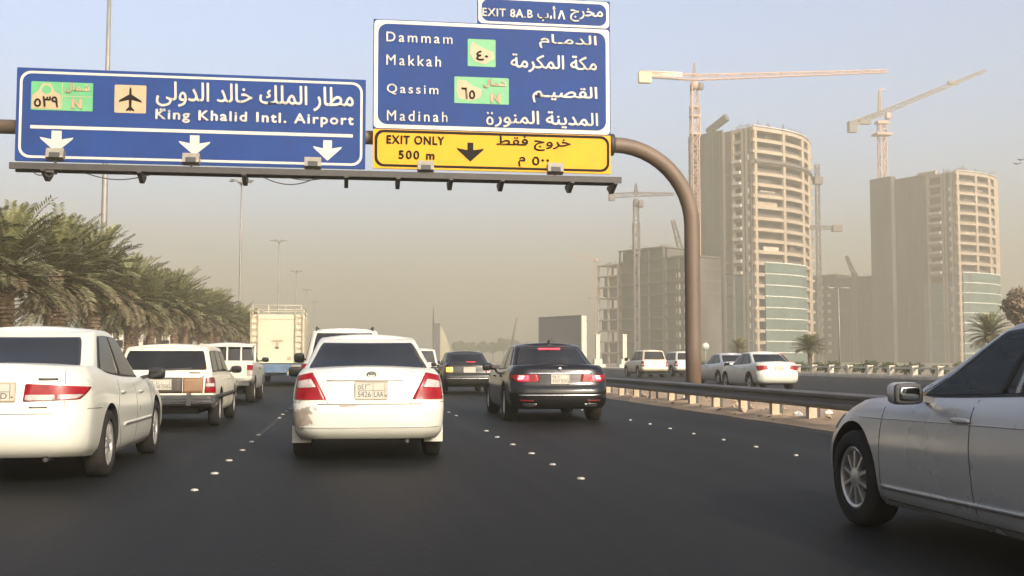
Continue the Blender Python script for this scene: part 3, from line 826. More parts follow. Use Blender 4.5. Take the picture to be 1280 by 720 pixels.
    def shell(s, fn, qs, mb, crown, m=0, bottom=True):
        us = s.us(); n = len(us); o = len(mb.v); N = 2 * (n - 1)
        ring = [(u, 1) for u in us] + [(u, -1) for u in us[-2:0:-1]]
        for q in qs:
            for u, sg in ring:
                p = fn(max(u, 1e-6), q); mb.v.append((sg * p.x, p.y, p.z))
        for i in range(len(qs) - 1):
            for j in range(N):
                k = (j + 1) % N
                mb.face((o + i * N + j, o + i * N + k, o + (i + 1) * N + k, o + (i + 1) * N + j), m, True)
        K = 10
        def close(base, cr, flip):
            rows = []
            for i in range(n):
                r = base + i; l = base + (0 if i == 0 else (n - 1 if i == n - 1 else N - i))
                if i in (0, n - 1): rows.append([r]); continue
                R_, L_ = mb.v[r], mb.v[l]; row = [l]
                w = R_[0] / max(1e-6, s.W / 2)
                for k in range(1, K):
                    t = k / K; x = L_[0] + (R_[0] - L_[0]) * t
                    e = 1 - (2 * t - 1) ** 2
                    ends = min(1.0, min(i, n - 1 - i) / 7.0)
                    mb.v.append((x, R_[1], R_[2] + cr * e * ends)); row.append(len(mb.v) - 1)
                rows.append(row + [r])
            for i in range(n - 1):
                A, B = rows[i], rows[i + 1]
                if len(A) == 1:
                    for k in range(K): mb.face((A[0], B[k + 1], B[k]) if not flip else (A[0], B[k], B[k + 1]), m, True)
                elif len(B) == 1:
                    for k in range(K): mb.face((A[k], A[k + 1], B[0]) if not flip else (A[k + 1], A[k], B[0]), m, True)
                else:
                    for k in range(K):
                        f = (A[k], A[k + 1], B[k + 1], B[k]); mb.face(f if not flip else f[::-1], m, True)
        close(o + (len(qs) - 1) * N, crown, False)
        if bottom: close(o, 0.0, True)
    def cab_patch(s, spec):
        """spec: kind 'rear'|'front'|'side', a0,a1 along, q0,q1 up"""
        return None

def patch(mb, fn, na, nb, off=.004, skirt=.014, rd=0.0, m=0, ref=Vector((0, 0, .6))):
    """a panel laid on a surface: fn(a,b) gives the surface point, the panel stands off proud of it and has an edge"""
    bs = [j / nb for j in range(nb + 1)]
    if rd > 0: bs = sorted(set([0, rd * .08, rd * .3, rd * .65, rd, 1 - rd, 1 - rd * .65, 1 - rd * .3, 1 - rd * .08, 1] + [rd + (1 - 2 * rd) * j / nb for j in range(1, nb)]))
    o = len(mb.v); rows = len(bs); base = []; eps = .01
    for bb in bs:
        ins = 0
        if rd > 0:
            e = min(bb, 1 - bb)
            if e < rd: ins = (1 - math.sqrt(max(0, 1 - ((rd - e) / rd) ** 2))) * rd * rd_aspect[0]
        for i in range(na + 1):
            a = ins + (1 - 2 * ins) * i / na
            p = fn(a, bb)
            da = fn(min(1, a + eps), bb) - fn(max(0, a - eps), bb); db = fn(a, min(1, bb + eps)) - fn(a, max(0, bb - eps))
            n = da.cross(db)
            if n.length < 1e-9: n = p - ref
            n.normalize()
            if n.dot(p - ref) < 0: n = -n
            mb.v.append(tuple(p + n * off)); base.append(p - n * skirt)
    for j in range(rows - 1):
        for i in range(na):
            a = o + j * (na + 1) + i
            mb.face((a, a + 1, a + na + 2, a + na + 1), m, True)
    ed = [i for i in range(na + 1)] + [j * (na + 1) + na for j in range(1, rows)] + [(rows - 1) * (na + 1) + i for i in range(na - 1, -1, -1)] + [j * (na + 1) for j in range(rows - 2, 0, -1)]
    bo = len(mb.v)
    for k in ed: mb.v.append(tuple(base[k]))
    for k in range(len(ed)):
        l = (k + 1) % len(ed)
        mb.face((o + ed[k], bo + k, bo + l, o + ed[l]), m, False)
rd_aspect = [0.5]
def bil(c, fn):
    """bilinear in the surface coordinates: c = bottom-left, bottom-right, top-right, top-left"""
    def f(a, b):
        p = [(1 - a) * (1 - b) * c[0][k] + a * (1 - b) * c[1][k] + a * b * c[2][k] + (1 - a) * b * c[3][k] for k in (0, 1)]
        return fn(p[0], p[1])
    return f

def wheel_meshes(rad, wid, spokes, rimr, rimmat, key):
    t = MB()
    w = wid / 2
    prof = [(rimr, -w * .82), (rimr + .012, -w), (rad * .86, -w * 1.02), (rad * .955, -w * .9), (rad, -w * .62), (rad, w * .62), (rad * .955, w * .9), (rad * .86, w * 1.02), (rimr + .012, w), (rimr, w * .82), (rimr, -w * .82)]
    t.lathe(prof, 36, 'x'); tm = t.mesh('tyre', [M['rubber']], sharp=50)
    r = MB()
    r.lathe([(rimr, w * .80), (rimr - .012, w * .86), (rimr - .03, w * .78), (rimr - .035, w * .2)], 36, 'x')
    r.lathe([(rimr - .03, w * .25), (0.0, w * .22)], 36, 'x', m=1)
    r.lathe([(.075, w * .3), (.07, w * .78), (.03, w * .86), (0, w * .86)], 16, 'x')
    for k in range(spokes):
        a = 2 * math.pi * k / spokes
        wd = min(.075, .55 * rimr / spokes * 2.2)
        q = Matrix.Rotation(a, 3, 'X')
        pts = []
        for (rr_, ww, dx) in ((.05, wd * .75, w * .80), (rimr - .02, wd, w * .74)):
            pts += [q @ Vector((dx, -ww / 2, rr_)), q @ Vector((dx, ww / 2, rr_)), q @ Vector((dx - .035, ww / 2, rr_)), q @ Vector((dx - .035, -ww / 2, rr_))]
        r.add(pts, [(0, 1, 2, 3), (4, 7, 6, 5), (0, 4, 5, 1), (1, 5, 6, 2), (2, 6, 7, 3), (3, 7, 4, 0)])
    rm = r.mesh('rim', [rimmat, M['rimdark']], sharp=40)
    return tm, rm

def boolean_cut(me, cutter_mb, cmat):
    a = link('cut_source', me); cm = cutter_mb.mesh('cutter', [cmat]); c = link('cutter', cm)
    me.materials.append(cmat)
    for p in cm.polygons: p.material_index = 0
    md = a.modifiers.new('b', 'BOOLEAN'); md.operation = 'DIFFERENCE'; md.solver = 'EXACT'; md.object = c
    md.material_mode = 'TRANSFER'
    dg = bpy.context.evaluated_depsgraph_get(); dg.update()
    out = bpy.data.meshes.new_from_object(a.evaluated_get(dg))
    bpy.data.objects.remove(a); bpy.data.objects.remove(c)
    return out

def make_car(spec, label, cat, loc, rz=0.0, name='parked_car', group=None):
    s = Shape(spec); c = spec
    t = thing(name, label, cat, loc, rz, group)
    paint = M[c['paint']] if isinstance(c['paint'], str) else c['paint']
    glass = M[c.get('glass', 'glass')]
    L, W = s.L, s.W
    # --- body
    b = MB()
    qs = [0, .015, .04, .08, .13, .2, .28, .36, .42, .46, .5, .53, .56, .62, .7, .78, .85, .9, .94, .97, .99, 1.0]
    s.shell(s.low, qs, b, c.get('crown', .035))
    me = b.mesh('body', [paint], recalc=True)
    wr = c.get('wheel', .32); wy = c['axles']; cut = MB()
    for y in wy:
        for sg in (-1, 1):
            x0, x1 = sg * (W / 2 - .27), sg * (W / 2 + .2)
            cut.lathe([(0, x0), (wr + .055, x0), (wr + .055, x1), (0, x1)], 40, 'x', (0, y, wr + .01))
    if 'bed' in c:
        y0, y1, zf = c['bed']; cut.box((0, (y0 + y1) / 2, zf + .5), (W - .26, y1 - y0, 1.0))
    bm = bmesh.new(); cm = cut.mesh('x', [paint]); bm.from_mesh(cm); bmesh.ops.remove_doubles(bm, verts=bm.verts, dist=1e-5)
    bmesh.ops.recalc_face_normals(bm, faces=bm.faces)
    class _T:
        pass
    cut2 = MB(); bm.verts.index_update(); cut2.v = [tuple(v.co) for v in bm.verts]
    for f in bm.faces: cut2.face([v.index for v in f.verts])
    bm.free()
    me = boolean_cut(me, cut2, M['underbody'] if 'bed' not in c else M['underbody'])
    # --- cabin joined to the body
    g = MB()
    s.shell(s.cab, [0, .06, .15, .3, .45, .6, .7, .78, .83, .87, .9, .92, .94, .96, .98, 1.0], g, s.g.get('crown', .045), bottom=False)
    q0, q1 = s.g.get('gq', (.12, .81))
    if c.get('seethrough'):
        us_ = s.us(); n_ = len(us_); N_ = 2 * (n_ - 1); cq = [0, .06, .15, .3, .45, .6, .7, .78, .83, .87, .9, .92, .94, .96, .98, 1.0]
        ring_u = us_ + us_[-2:0:-1]; keep = []
        for fi in range(len(g.f)):
            i_, j_ = divmod(fi, N_)
            if i_ < len(cq) - 1 and cq[i_] >= q0 - .001 and cq[i_ + 1] <= q1 + .001:
                ua, ub = sorted((ring_u[j_], ring_u[(j_ + 1) % N_]))
                if any(ua >= 2 + a_ and ub <= 2 + b_ for a_, b_ in c['windows']) or ua >= 5 - s.g.get('front_u', 1.45) + .05 or ub <= s.g.get('rear_u', 1.35) - .05: continue
            keep.append(fi)
        g.f = [g.f[k] for k in keep]; g.m = [g.m[k] for k in keep]; g.sm = [g.sm[k] for k in keep]
    gm = g.mesh('cabin', [paint])
    bm = bmesh.new(); bm.from_mesh(me); bm.from_mesh(gm)
    bm.to_mesh(me); bm.free(); me.set_sharp_from_angle(angle=R(38)); me.name = 'body'
    body = link('body', me, t)
    # --- glass
    q0, q1 = s.g.get('gq', (.12, .81))
    rwv = s.g.get('rear_u', 1.35); fwv = s.g.get('front_u', 1.45)
    rd_aspect[0] = .18
    if s.g.get('rear_glass', True):
        qa, qb = s.g.get('rq', (q0 - .03, q1 + .01))
        fn = lambda a, bb: s.cab((a * 2 - 1) * rwv if abs(a * 2 - 1) > 1e-6 else 1e-6, qa + (qb - qa) * bb)
        if not c.get('seethrough'): m = MB(); patch(m, lambda a, bb: fn(a * 1.03 - .015, bb), 26, 8, .003, .012, .2); m.build('rear_window_seal', M['blackplastic'], t)
        m = MB(); patch(m, lambda a, bb: fn(.012 + .976 * a, .03 + .94 * bb), 26, 8, .007, .006, .2); rw = m.build('rear_window', glass, t)
        if c.get('wiper'):
            m = MB(); p0 = fn(.5, .02); p1 = fn(.78, .10); m.bar(p0 + Vector((0, -.03, 0)), p1 + Vector((0, -.03, 0)), .02); m.build('wiper', M['blackplastic'], rw)
    fn2 = lambda a, bb: (lambda v: Vector((math.copysign(1, v) * s.cab(5 - abs(v), q0 + (q1 - q0) * bb).x, *s.cab(5 - abs(v), q0 + (q1 - q0) * bb).yz)))((a * 2 - 1) * fwv)
    m = MB(); patch(m, fn2, 26, 8, .006, .010, .15); m.build('windscreen', glass, t)
    wins = c.get('windows', [(.09, .50), (.53, .97)])
    for sg in (-1, 1):
        def wf(s0, s1, qa=q0, qb=q1 - .01, lean=0.0):
            def f(a, bb):
                k = s0 + (s1 - s0) * a + lean * (bb - .5)
                p = s.cab(2 + k, qa + (qb - qa) * bb); return Vector((sg * p.x, p.y, p.z))
            return f
        rd_aspect[0] = .10
        m = MB()
        if c.get('seethrough'):
            sa, sb_ = max(.015, wins[0][0] - .03), min(.992, wins[-1][1] + .012)
            for (a_, b_, c_, d_) in ((sa, sb_, q0 - .03, q0 + .06), (sa, sb_, q1 - .045, q1 + .015), (sa, wins[0][0] + .025, q0, q1), (wins[0][1] - .02, wins[1][0] + .02, q0, q1), (wins[1][1] - .02, sb_, q0, q1)):
                patch(m, wf(a_, b_, c_, d_), 14, 6, .0035, .012)
        else: patch(m, wf(max(.015, wins[0][0] - .03), min(.992, wins[-1][1] + .012), q0 - .025, q1 + .015), 24, 6, .003, .012, .16)
        m.build('window_surround', M['blackplastic'], t)
        for (s0, s1) in wins:
            m = MB(); patch(m, wf(s0, s1), 12, 6, .008, .006, .12); m.build('side_window', M[c.get('sideglass', c.get('glass', 'glass'))], t)
    rd_aspect[0] = .4
    # --- lamps and panels
    def panel(kind, pts, material, pname, off=.006, rd=0.0, na=10, nb=5, mirror=True, parent=t, asp=.4):
        out = []
        for sg in ((1, -1) if mirror else (1,)):
            if kind == 'side': fn_ = bil(pts, lambda y, z: s.side(y, z, sg))
            else:
                f0 = s.rear if kind == 'rear' else s.front
                fn_ = bil(pts, lambda p, z: f0(sg * p, z))
            rd_aspect[0] = asp
            m = MB(); patch(m, fn_, na, nb, off, .012, rd); out.append(m.build(pname, M[material] if isinstance(material, str) else material, parent))
        return out
    s.panel = panel; s.t = t
    for lamp in c.get('tail', []):
        pts, material, subs = lamp
        os_ = panel('rear', pts, material, 'tail_light', .008, .10, asp=.25)
        for sub in subs:
            spts, sm = sub
            for o_, sg in zip(os_, (1, -1)):
                fn_ = bil(spts, lambda p, z, sg=sg: s.rear(sg * p, z)); rd_aspect[0] = .3
                m = MB(); patch(m, fn_, 6, 3, .013, .006, .15); m.build('lamp_segment', M[sm], o_)
    for pts in c.get('head', []): panel('front', pts, 'clearlens', 'headlight', .006, .12)
    if 'grille' in c: panel('front', c['grille'], 'blackplastic', 'grille', .006, .12, mirror=False)
    for args in c.get('panels', []): panel(*args[:4], **(args[4] if len(args) > 4 else {}))
    # --- seams and handles on the sides
    for (ya, za, yb, zb_) in c.get('seams', []):
        d = .0035; dy, dz = yb - ya, zb_ - za; ln = math.hypot(dy, dz); ny, nz = -dz / ln * d, dy / ln * d
        panel('side', [(ya - ny, za - nz), (ya + ny, za + nz), (yb + ny, zb_ + nz), (yb - ny, zb_ - nz)], 'blackplastic', 'door_seam', .0015, na=1, nb=14)
    for (y, z) in c.get('handles', []):
        for sg in (-1, 1):
            p = s.side(y, z, sg); m = MB(); m.sup((p.x + sg * .012, y, z), (.035, .20, .032), .6); m.build('door_handle', M[c.get('handlemat', c['paint'] if isinstance(c['paint'], str) else 'white')], t)
    # --- wheels
    tm, rm = wheel_meshes(wr, c.get('tyrew', .205), c.get('spokes', 5), wr * c.get('rimf', .64), M[c.get('rimmat', 'rim')], name)
    for y in wy:
        for sg in (-1, 1):
            w = link('wheel', None, t); w.location = (sg * (W / 2 - c.get('tyrew', .205) / 2 - .015), y, wr); w.rotation_euler = (RND.uniform(0, 6), 0, 0 if sg > 0 else math.pi)
            link('tyre', tm, w); link('rim', rm, w)
    # --- underside: floor, axle, exhaust
    m = MB(); m.box((0, 0, .30), (W - .62, L - .7, .12)); m.tube([(-W / 2 + .2, wy[0], wr), (W / 2 - .2, wy[0], wr)], .05, 8); m.build('chassis', M['underbody'], t)
    for (x, z) in c.get('exhaust', []):
        m = MB(); y = -L / 2 + .12; m.tube([(x, y + .6, z), (x, y, z - .01)], .028, 12, cap=False); m.tube([(x, y + .6, z), (x, y + .02, z - .01)], .022, 10); m.build('exhaust_pipe', M['darksteel'], t)
    # --- mirrors
    if 'mirror' in c:
        y, z, dx, mm = c['mirror'][:4]; size = c['mirror'][4] if len(c['mirror']) > 4 else (.20, .10, .14)
        for sg in (-1, 1):
            x = sg * (W / 2 + dx)
            m = MB(); m.sup((x, y, z), size, .55); m.bar((x - sg * .06, y + .02, z - .02), (sg * (W / 2 - .12), y + .05, z - .05), .05, .04); mi = m.build('wing_mirror', M[mm], t)
            if c.get('mirrorglass'): m = MB(); m.sup((x, y - size[1] * .40, z), (size[0] * .94, size[1] * .2, size[2] * .92), .4); m.build('mirror_bezel', M['blackplastic'], mi)
            m = MB(); k_ = .68 if c.get('mirrorglass') else .86; m.sup((x, y - size[1] * (.46 if c.get('mirrorglass') else .44), z), (size[0] * k_, size[1] * .2, size[2] * k_ * .93), .4); m.build('mirror_glass', M['mirrorglass'] if c.get('mirrorglass') else M['glass'], mi)
    # --- plate
    if 'plate' in c:
        px, pz, pw, ph = c['plate'][:4]
        p = s.rear(px if abs(px) > 1e-4 else 1e-4, pz); y = min(s.rear(px + .001, pz - ph / 2).y, s.rear(px + .001, pz + ph / 2).y) - .006
        m = MB(); m.box((px, y, pz), (pw, .012, ph)); pl = m.build('licence_plate', M['plate'], t)
        m = MB(); fr = .008
        for sx in (-1, 1): m.box((px + sx * (pw / 2 + fr / 2), y - .003, pz), (fr, .02, ph + 2 * fr))
        for sz in (-1, 1): m.box((px, y - .003, pz + sz * (ph / 2 + fr / 2)), (pw, .02, fr))
        m.build('plate_frame', M['truckdark'], pl)
        txt = c['plate'][4] if len(c['plate']) > 4 else None
        if txt:
            for (body_, x0, x1, z0, z1) in txt:
                lettering(body_, px + x0 * pw, px + x1 * pw, pz + z0 * ph, pz + z1 * ph, y - .0065, M['plateink'], pl, (0, 0, 0), bold=.01, thick=.003, name='plate_lettering')
            m = MB(); m.box((px + pw * .43, y - .008, pz), (.004, .004, ph * .9)); m.box((px, y - .008, pz), (pw * .84, .004, .004)); m.box((px + pw * .05, y - .008, pz), (.004, .004, ph * .9))
            m.box((px + pw * .465, y - .008, pz - ph * .32), (.016, .004, .016))
            m.build('plate_marks', M['plateink'], pl)
    return t, s
PLATE = [('٥٤٢٦', -.44, -.02, .06, .40), ('5426', -.44, -.02, -.40, -.06), ('LAA', .09, .38, -.40, -.06)]
def plate_txt(ar, la, let): return [(ar, -.44, -.02, .08, .40), (la, -.44, -.02, -.40, -.08), (let, .09, .38, -.40, -.08)]

def spec(base, **kw):
    d = dict(base); cab = dict(base['cabin']); cab.update(kw.pop('cabin', {})); d.update(kw); d['cabin'] = cab; return d
SEDAN = dict(L=4.815, W=1.795, paint='white', axles=(-1.31, 1.41), wheel=.325,
    top=[(-2.41, 1.005), (-2.2, 1.035), (-1.7, 1.05), (-1.0, .985), (0, .945), (.9, .94), (1.3, .94), (1.8, .865), (2.41, .68)],
    bottom=[(-2.41, .27), (-1.7, .24), (-1.0, .19), (1.0, .19), (1.8, .21), (2.41, .22)],
    cabin=dict(base=(-1.80, 1.12, .775), roof=(-.92, .12, .575), z=1.435, arch=.02, rear_u=1.40, gq=(.11, .84)),
    seams=[(-1.02, .55, -.78, .93), (.02, .22, .08, .92), (1.02, .22, 1.0, .90), (-1.02, .55, -.72, .24), (-.70, .215, .98, .215)],
    handles=[(-.72, .82), (.32, .80)], mirror=(.86, .99, .07, 'blackplastic'), spokes=6,
    head=[[(.42, .56), (.86, .58), (.88, .70), (.50, .66)]], grille=[(-.36, .50), (.36, .50), (.38, .62), (-.38, .62)])

# the white sedan straight ahead, scraped on its left rear corner
CAMRY = spec(SEDAN, W=1.77, paint='whitescraped', handlemat='white',
    tail=[([(.50, .705), (.93, .705), (.90, .97), (.655, 1.005)], 'redlens', [([(.615, .845), (.885, .835), (.88, .905), (.67, .935)], 'clearlens')])],
    plate=(.02, .81, .345, .185, PLATE), exhaust=[(.43, .25)],
    panels=[('rear', [(-.50, .912), (.40, .912), (.40, .922), (-.50, .922)], 'greypanel', 'boot_trim', dict(mirror=False, off=.004, rd=0)),
            ('rear', [(-.60, .652), (.60, .652), (.60, .660), (-.60, .660)], 'greypanel', 'boot_seam', dict(mirror=False, off=.001)),
            ('rear', [(.475, .66), (.481, .66), (.655, 1.00), (.648, 1.00)], 'greypanel', 'boot_seam', dict(off=.001, na=1, nb=8)),
            ('side', [(-2.2, .672), (-1.70, .665), (-1.70, .671), (-2.2, .678)], 'greypanel', 'bumper_seam', dict(off=.001, na=8, nb=1)),
            ('rear', [(-.82, .40), (.82, .40), (.82, .408), (-.82, .408)], 'white', 'bumper_crease', dict(mirror=False, off=.006, na=24, nb=1)),
            ('rear', [(-.34, .628), (-.16, .635), (-.14, .648), (-.36, .646)], 'stone', 'scrape', dict(mirror=False, off=.002, rd=.3))])
car, sh = make_car(CAMRY, 'white sedan straight ahead with a scraped left rear bumper corner and white mudflaps', 'car', (.27, 12.62 + 2.41, 0), 0, 'white_sedan')
p = sh.rear(0.001, .985); yb = p.y - .006
b = MB(); a0 = len(b.v)
for (rx, rz, ox, oz) in ((.055, .036, 0, 0), (.020, .034, 0, 0), (.036, .014, 0, .016)):
    n = 20; o = len(b.v)
    for k in range(n):
        a = 2 * math.pi * k / n
        for f_, yy in ((1.0, 0), (.78, 0), (1.0, .012), (.78, .012)): b.v.append((ox + .02 + rx * f_ * math.cos(a), yb + yy - .008, .985 + oz + rz * f_ * math.sin(a)))
    for k in range(n):
        A_, B2 = o + 4 * k, o + 4 * ((k + 1) % n)
        b.face((A_, B2, B2 + 1, A_ + 1)); b.face((A_, A_ + 2, B2 + 2, B2)); b.face((A_ + 1, B2 + 1, B2 + 3, A_ + 3))
b.build('oval_emblem', M['darksteel'], car)
for sg in (-1, 1):
    b = MB(); b.box((sg * .765, -1.31 - .40, .29), (.22, .02, .20), rot=Matrix.Rotation(R(8), 3, 'X')); b.build('mudflap', M['white'], car)

# white sedan at the left edge
ACC = spec(SEDAN, W=1.815, axles=(-1.33, 1.41), wheel=.33,
    top=[(-2.41, 1.06), (-2.2, 1.085), (-1.7, 1.09), (-1.0, 1.01), (0, .955), (.9, .94), (1.3, .93), (1.8, .85), (2.41, .68)],
    rear=[(0, .12), (.07, .04), (.2, .0), (.42, .01), (.5, .03), (.56, .04), (.8, .06), (.93, .085), (1, .17)],
    cabin=dict(base=(-1.80, 1.10, .775), roof=(-.95, .10, .60), z=1.465, rear_u=1.22, gq=(.10, .82)),
    tail=[([(.345, .775), (.84, .79), (1.00, .90), (.36, .935)], 'redlens', [([(.36, .785), (.62, .785), (.62, .835), (.365, .835)], 'clearlens'), ([(.64, .79), (.82, .80), (.88, .835), (.64, .835)], 'clearlens')])],
    plate=(0, .865, .52, .155, plate_txt('٣٧٨١', '3781', 'RBD')), exhaust=[(.52, .26)], spokes=9, rimf=.68,
    seams=[(-1.02, .62, -.80, .95), (.0, .22, .06, .93), (1.02, .22, 1.0, .90), (-1.02, .62, -.72, .24), (-.70, .215, .98, .215)],
    panels=[('side', [(-.70, .47), (1.0, .47), (1.0, .50), (-.70, .50)], 'white', 'side_moulding', dict(off=.012, na=20, nb=1)),
            ('rear', [(.47, .965), (.64, .965), (.64, .985), (.47, .985)], 'greypanel', 'boot_badge', dict(mirror=False, off=.004, na=4, nb=1)),
            ('rear', [(.40, .715), (.56, .715), (.56, .728), (.40, .728)], 'greypanel', 'bumper_badge', dict(mirror=False, off=.004, na=4, nb=1)),
            ('rear', [(-.74, .66), (.74, .66), (.74, .668), (-.74, .668)], 'greypanel', 'boot_seam', dict(mirror=False, off=.001)),
            ('rear', [(.70, .66), (.706, .66), (.706, .78), (.70, .78)], 'greypanel', 'boot_seam', dict(off=.001, na=1, nb=4)),
            ('rear', [(.70, .93), (.706, .93), (.69, 1.06), (.684, 1.06)], 'greypanel', 'boot_seam', dict(off=.001, na=1, nb=6)),
            ('side', [(-2.15, .70), (-1.72, .69), (-1.72, .696), (-2.15, .706)], 'greypanel', 'bumper_seam', dict(off=.001, na=8, nb=1))])
make_car(ACC, 'clean white sedan cut off by the left edge, wide red and clear tail light', 'car', (-3.20, 10.60 + 2.41, 0), 0, 'white_sedan')

# old estate with the brown tailgate
WAG = dict(L=4.62, W=1.70, paint='cream', axles=(-1.25, 1.45), wheel=.315, tyrew=.185, rimmat='steelrim', spokes=10,
    top=[(-2.31, .94), (-1.5, .94), (0, .93), (1.0, .92), (1.3, .92), (2.31, .80)],
    bottom=[(-2.31, .40), (-1.9, .36), (-1.0, .25), (1.0, .24), (2.31, .30)],
    rear=[(0, .10), (.08, .05), (.2, .03), (.5, .03), (.8, .035), (.95, .05), (1, .09)], front=[(0, .12), (.1, .04), (.3, .02), (.7, .03), (.93, .08), (1, .2)],
    rc=(.12, .12), fc=(.20, .20), bulge=(.04, .08), taper=(.02, .05),
    cabin=dict(base=(-2.22, 1.12, .78), roof=(-1.90, .42, .66), z=1.395, boxy=True, rear_u=1.28, rx=.13, ry=.10, br=.05, gq=(.10, .80), rq=(.16, .84)),
    windows=[(.03, .30), (.34, .62), (.66, .97)], windows_rear=True,
    tail=[([(.68, .60), (.90, .60), (.90, .86), (.70, .86)], 'darkredlens', [([(.70, .71), (.86, .71), (.86, .76), (.70, .76)], 'clearlens'), ([(.69, .61), (.88, .61), (.88, .68), (.69, .68)], 'redlens')])],
    plate=(-.03, .745, .33, .165, plate_txt('٢٦٤٨', '2648', 'DNB')),
    panels=[('rear', [(.33, .60), (.655, .60), (.665, .855), (.33, .855)], 'brownpanel', 'tailgate_panel', dict(mirror=False, off=.006)),
            ('rear', [(-.655, .60), (.32, .60), (.32, .855), (-.665, .855)], 'greypanel', 'tailgate_panel', dict(mirror=False, off=.006)),
            ('rear', [(-.67, .862), (.67, .862), (.67, .882), (-.67, .882)], 'chrome', 'tailgate_trim', dict(mirror=False, off=.01)),
            ('rear', [(.42, .955 - .03), (.60, .955 - .03), (.60, .97 - .03), (.42, .97 - .03)], 'greypanel', 'tailgate_badge', dict(mirror=False, off=.006, na=4, nb=1)),
            ('side', [(-2.0, .50), (1.9, .50), (1.9, .57), (-2.0, .57)], 'greypanel', 'side_moulding', dict(off=.012, na=24, nb=1))],
    seams=[(-.95, .45, -.85, .92), (.10, .28, .14, .92), (1.05, .28, 1.05, .9)], handles=[(-.60, .82), (.38, .82)],
    mirror=(.80, .97, .07, 'blackplastic'), wiper=True, head=[[(.40, .60), (.78, .60), (.78, .74), (.40, .74)]], grille=[(-.36, .58), (.36, .58), (.36, .76), (-.36, .76)])
car, sh = make_car(WAG, 'old cream estate car with a brown and grey tailgate behind the left white sedan', 'car', (-3.01, 19.25 + 2.31, 0), R(.4), 'estate_car')
b = MB(); yb = -2.31 - .05
b.box((0, yb, .50), (1.62, .10, .14)); b.box((0, yb - .055, .53), (1.58, .012, .045), m=1); b.box((0, yb - .055, .465), (1.58, .012, .03), m=1)
for sx in (-.44, .44): b.box((sx, yb - .07, .50), (.07, .06, .20))
for sx in (-.85, .85): b.box((sx * .98, yb + .22, .50), (.05, .50, .13))
b.build('bumper', [M['blackplastic'], M['chrome']], car)

# white pickup with the caged cab
PICK = dict(L=4.9, W=1.69, paint='white', axles=(-1.50, 1.45), wheel=.345, tyrew=.22, rimmat='steelrim', spokes=8,
    top=[(-2.45, 1.09), (-.4, 1.09), (0, 1.06), (1.0, 1.02), (1.3, 1.02), (2.45, .90)],
    bottom=[(-2.45, .62), (-2.1, .55), (-1.0, .38), (1.0, .36), (2.45, .40)],
    rear=[(0, .06), (.1, .03), (.3, .02), (.9, .02), (1, .03)], front=[(0, .12), (.1, .04), (.3, .02), (.7, .03), (.93, .08), (1, .2)],
    side=[(0, .06), (.10, .02), (.30, .0), (.85, .0), (.95, .015), (1, .04)],
    rc=(.06, .06), fc=(.20, .20), bulge=(.0, .08), taper=(.0, .05), bed=(-2.38, -.42, .78), crown=.0,
    cabin=dict(base=(-.38, 1.15, .77), roof=(-.26, .42, .66), z=1.60, boxy=True, rear_u=1.2, rx=.08, ry=.08, br=.02, gq=(.16, .86), zbase=1.04, rq=(.18, .86)),
    windows=[(.10, .95)],
    tail=[([(.69, .74), (.85, .74), (.85, 1.03), (.69, 1.03)], 'clearlens', [([(.70, .89), (.84, .89), (.84, 1.02), (.70, 1.02)], 'redlens')])],
    seams=[(-.25, .45, -.25, 1.05), (.95, .45, 1.0, 1.0)], handles=[(-.05, .92)], mirror=(.72, 1.16, .10, 'blackplastic'), handlemat='blackplastic',
    head=[[(.42, .66), (.80, .66), (.80, .82), (.42, .82)]], grille=[(-.38, .64), (.38, .64), (.38, .84), (-.38, .84)])
car, sh = make_car(PICK, 'white pickup truck with a barred rear cab window and black lettering on its tailgate', 'pickup', (-3.25, 30.15 + 2.45, 0), 0, 'pickup_truck')
b = MB(); yb = -.47
for sx in (-.74, -.38, -.02, .36, .74): b.bar((sx, yb, 1.06), (sx, yb + .04, 1.58), .045)
for z in (1.10, 1.57): b.bar((-.76, yb + (z - 1.06) * .08, z), (.76, yb + (z - 1.06) * .08, z), .05)
for sx in (-.74, .74): b.bar((sx, yb, 1.57), (sx, yb + .25, 1.60), .045)
b.build('window_guard', M['white'], car)
b = MB(); b.box((0, -2.50, .54), (1.56, .10, .12)); b.box((0, -2.52, .61), (1.0, .14, .015)); b.build('bumper', M['chrome'], car)
ro = link('tailgate', None, car)
b = MB(); b.box((0, -2.437, .87), (1.32, .03, .40)); bo = b.build('tailgate_skin', M['white'], ro)
lettering('AN', .24, .52, .86, .98, -2.4535, M['plateink'], ro, (0, 0, 0), bold=.02, thick=.004, name='tailgate_lettering')
b = MB(); b.box((-.05, -2.455, .80), (.33, .012, .15)); b.build('licence_plate', M['plate'], car)

